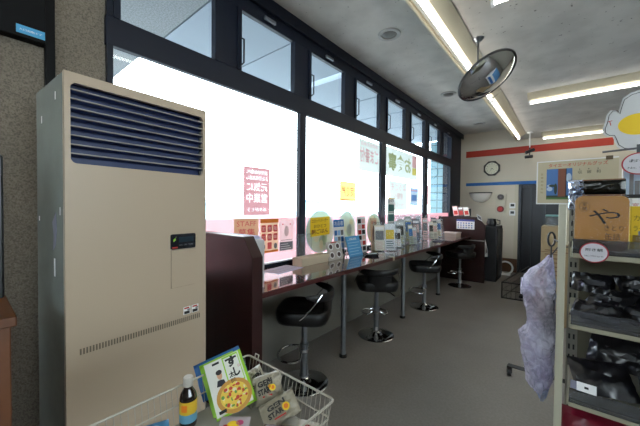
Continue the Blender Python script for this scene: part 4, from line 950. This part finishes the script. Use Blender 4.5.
# sushi seasoning packs
def pack(label, P, name='seasoning_pack', front=True, col=mGreen, T=.006, group='green-edged seasoning packs in the basket'):
    BL, BR, TR, TL = [Vector(p) for p in P]
    u = (BR-BL); v = (TL-BL); u = (BR-BL+TR-TL)/2; W = u.length; v = ((TL-BL)+(TR-BR))/2; v -= u.normalized()*v.dot(u.normalized()); Hh = v.length
    t = thing(name, label, 'package', BL, 0, group)
    b = MB(col); b.M = FR((0, 0, 0), u, v)
    pil = lambda s: b.sheet(lambda a, c: (W*a, Hh*c, s*T*(max(0, 1-abs(2*a-1)**3)*max(0, 1-abs(2*c-1)**4))**.5), 8, 8)
    pil(1); pil(-1); b.build('pouch', t, smooth=True)
    if front:
        b = MB(mat('pack_white', 'CFCFC4', .4)); b.M = FR((0, 0, 0), u, v); z = T+.0005
        b.rect(W*.03, Hh*.03, W*.93, Hh*.97, z-.0008, z)
        b.use(mGreen).rect(W*.48, Hh*.42, W*.90, Hh*.96, z, z+.0003).use(mat('pack_white')).rect(W*.51, Hh*.45, W*.88, Hh*.93, z+.0003, z+.0005)
        b.use(mat('bowl_wood', 'B8863C', .5)).ell(W*.54, Hh*.25, W*.43, Hh*.28, z+.0002, z+.0006, 30)
        b.use(mat('rice_yellow', 'D8B848', .5)).ell(W*.54, Hh*.25, W*.34, Hh*.215, z+.0006, z+.0009, 30)
        rr = random.Random(5)
        for k in range(52):
            a = rr.random()*6.28; q = rr.random()**.5
            b.use([mat('prawn_red', 'B8402A', .5), mat('prawn_red'), mat('pea_green', '5E8A3A', .5), mat('egg_yellow', 'E0C858', .5), mat('lotus_cream', 'D8CCA8', .5)][(k*2) % 5])
            b.ell(W*.54+W*.31*q*math.cos(a), Hh*.25+Hh*.19*q*math.sin(a), W*(.02+.035*rr.random()), W*(.02+.03*rr.random()), z+.0009+k*.00002, z+.0011+k*.00002, 8)
        b.use(mInk).text('す', W*.70, Hh*.83, Hh*.20, z+.0007, W*.30, bold=.05).text('し', W*.76, Hh*.62, Hh*.17, z+.0007, W*.16, bold=.05).text('太', W*.62, Hh*.60, Hh*.11, z+.0007, W*.15, bold=.03).text('郎', W*.62, Hh*.49, Hh*.09, z+.0012, W*.12)
        b.use(mRed).text('五目', W*.84, Hh*.70, Hh*.05, z+.0008, W*.06)
        b.use(mInk).rect(W*.22, Hh*.89, W*.40, Hh*.93, z, z+.0004)
        # printed portrait, plain
        b.use(mat('skin_print', 'C89A78', .6)).ell(W*.33, Hh*.68, W*.065, Hh*.075, z+.0002, z+.0005, 16).use(mat('hair_print', '1E1A18', .6)).ell(W*.33, Hh*.735, W*.078, Hh*.045, z+.0005, z+.0007, 16)
        b.use(mat('jacket_print', '23262E', .6)).prism([(W*.20, Hh*.50), (W*.44, Hh*.47), (W*.41, Hh*.58), (W*.33, Hh*.60), (W*.25, Hh*.60)], z+.0001, z+.0004, 'z')
        b.use(mInk).rrect(W*.10, Hh*.06, W*.28, Hh*.11, W*.01, z+.0011, z+.0014, 2)
        b.build('front_print', t, fix=False)
    return t
pack('green-edged seasoning pack, frontmost, with a bowl picture and black lettering', [[-.640, .392, .882], [-.614, .466, .905], [-.703, .498, 1.001], [-.761, .398, .968]])
pack('green-edged seasoning pack tucked right behind the frontmost one', [[-.662, .396, .878], [-.648, .456, .894], [-.722, .506, .994], [-.777, .403, .962]], front=False)
pack('blue packet at the back, tallest behind the green-edged packs', [[-.735, .41, .880], [-.700, .520, .885], [-.765, .546, .978], [-.820, .418, .920]], front=False, col=mat('deep_blue_film', '1D5C98', .35), group='blue packets in the basket')
# striped star snack bags
mBagB = mat('beige_striped_film', '978F7C', .35, bump=.5, nscale=60)
def snack(label, c, W, Hh, rx, ry, rz, seed, big=False):
    t = thing('snack_bag', label, 'snack bag', c, 0, 'beige striped snack bags in the basket')
    # built facing the viewer, then turned
    vd = (Vector((0, 0, H))-Vector(c)).normalized()
    Q = vd.to_track_quat('Z', 'Y').to_matrix().to_4x4() @ Matrix.Rotation(rz, 4, 'Z') @ Matrix.Rotation(rx, 4, 'X') @ Matrix.Rotation(ry, 4, 'Y')
    b = MB(mBagB); pillow(b, W, Hh, .034, Q, 22, 16, seed=seed, wob=.28)
    b.build('bag', t, smooth=True)
    b = MB(mat('dark_stripe', '3A3230', .4)); b.M = Q; z = .0215
    for s in (-1, 1): b.use(mat('dark_stripe')).rect(s*W*.42-W*.04, -Hh*.46, s*W*.42+W*.04, Hh*.46, -.0015, .0015)
    for k in range(7): b.use(mBagB).rect(-W*.47, -Hh*.44+k*Hh*.13, W*.47, -Hh*.44+k*Hh*.13+Hh*.06, -.002, .002)
    b.use(mInk).text('GEN', -W*.05, Hh*.17, Hh*.20, z, W*.5, rot=.08, bold=.04).text('STAR' if big else 'STA', -W*.12, -Hh*.10, Hh*.20, z, W*.42, rot=.08, bold=.04)
    b.use(mYel).ell(W*.18, -Hh*.06, W*.10, W*.10, z+.0004, z+.0012, 18).use(mOr).ell(W*.18, -Hh*.06, W*.06, W*.06, z+.0012, z+.0016, 16)
    b.use(mRed).rect(-W*.2, -Hh*.30, W*.12, -Hh*.25, z-.004, z-.003)
    b.build('bag_print', t, fix=False)
    return t
snack('beige snack bag lying just right of the green-edged pack', (-.640, .490, .905), .045, .06, .3, .7, .5, 1)
snack('beige snack bag standing at the back of the basket, left one', (-.654, .520, .922), .055, .062, .1, .4, .45, 2)
snack('beige snack bag standing at the back right by the wire rim', (-.603, .528, .922), .055, .062, -.1, -.5, -.15, 3)
snack('beige snack bag with GEN STAR lettering and an orange dot, middle of the basket', (-.605, .518, .920), .076, .068, -.1, .0, .22, 4, True)
snack('beige snack bag with a bright orange dot, lowest and nearest of the beige bags', (-.543, .505, .897), .092, .058, -.15, 0, .42, 5, True)
# other small packets
def packet(label, c, W, Hh, rz, col, dots, T=.012):
    t = thing('candy_packet', label, 'packet', c, 0)
    Q = Matrix.Rotation(rz, 4, 'Z') @ Matrix.Rotation(.25, 4, 'X')
    b = MB(col); pillow(b, W, Hh, T, Q, 10, 8, seed=int(W*1000), wob=.15); b.build('packet', t, smooth=True)
    b = MB(mWh); b.M = Q; z = T/2+.002
    for (m_, u, v, r) in dots: b.use(m_).ell(u*W, v*Hh, r, r*.7, z, z+.0006, 14)
    b.build('packet_print', t)
packet('white packet with a yellow and pink picture below the green-edged pack', (-.592, .405, .885), .07, .055, .7, mat('lilac_white_film', 'B8AEB4', .4), [(mYel, 0, 0, .014), (mat('pink_print', 'C04878', .5), .2, .1, .009), (mRed, -.22, -.1, .008)])
packet('bright blue packet at the left by the back rim of the basket', (-.705, .268, .893), .075, .05, 1.2, mat('bright_blue_film', '2E78A8', .35), [(mWh, .1, 0, .013), (mat('sky_print'), -.2, .1, .01)])
packet('blue and brown packet in front of the nearest beige bag', (-.488, .447, .893), .07, .05, .6, mat('chocolate_film', '4A2A22', .35), [(mBlueP, -.25, 0, .014), (mRed, .2, .05, .012), (mat('sky_print'), -.05, .1, .008)])
packet('white packet with red letters in the right corner of the basket', (-.452, .500, .886), .05, .06, .4, mat('pale_film', 'B8AEA0', .4), [(mRed, 0, .1, .012), (mat('pink_print'), .1, -.15, .008), (mYel, -.2, -.1, .006)])
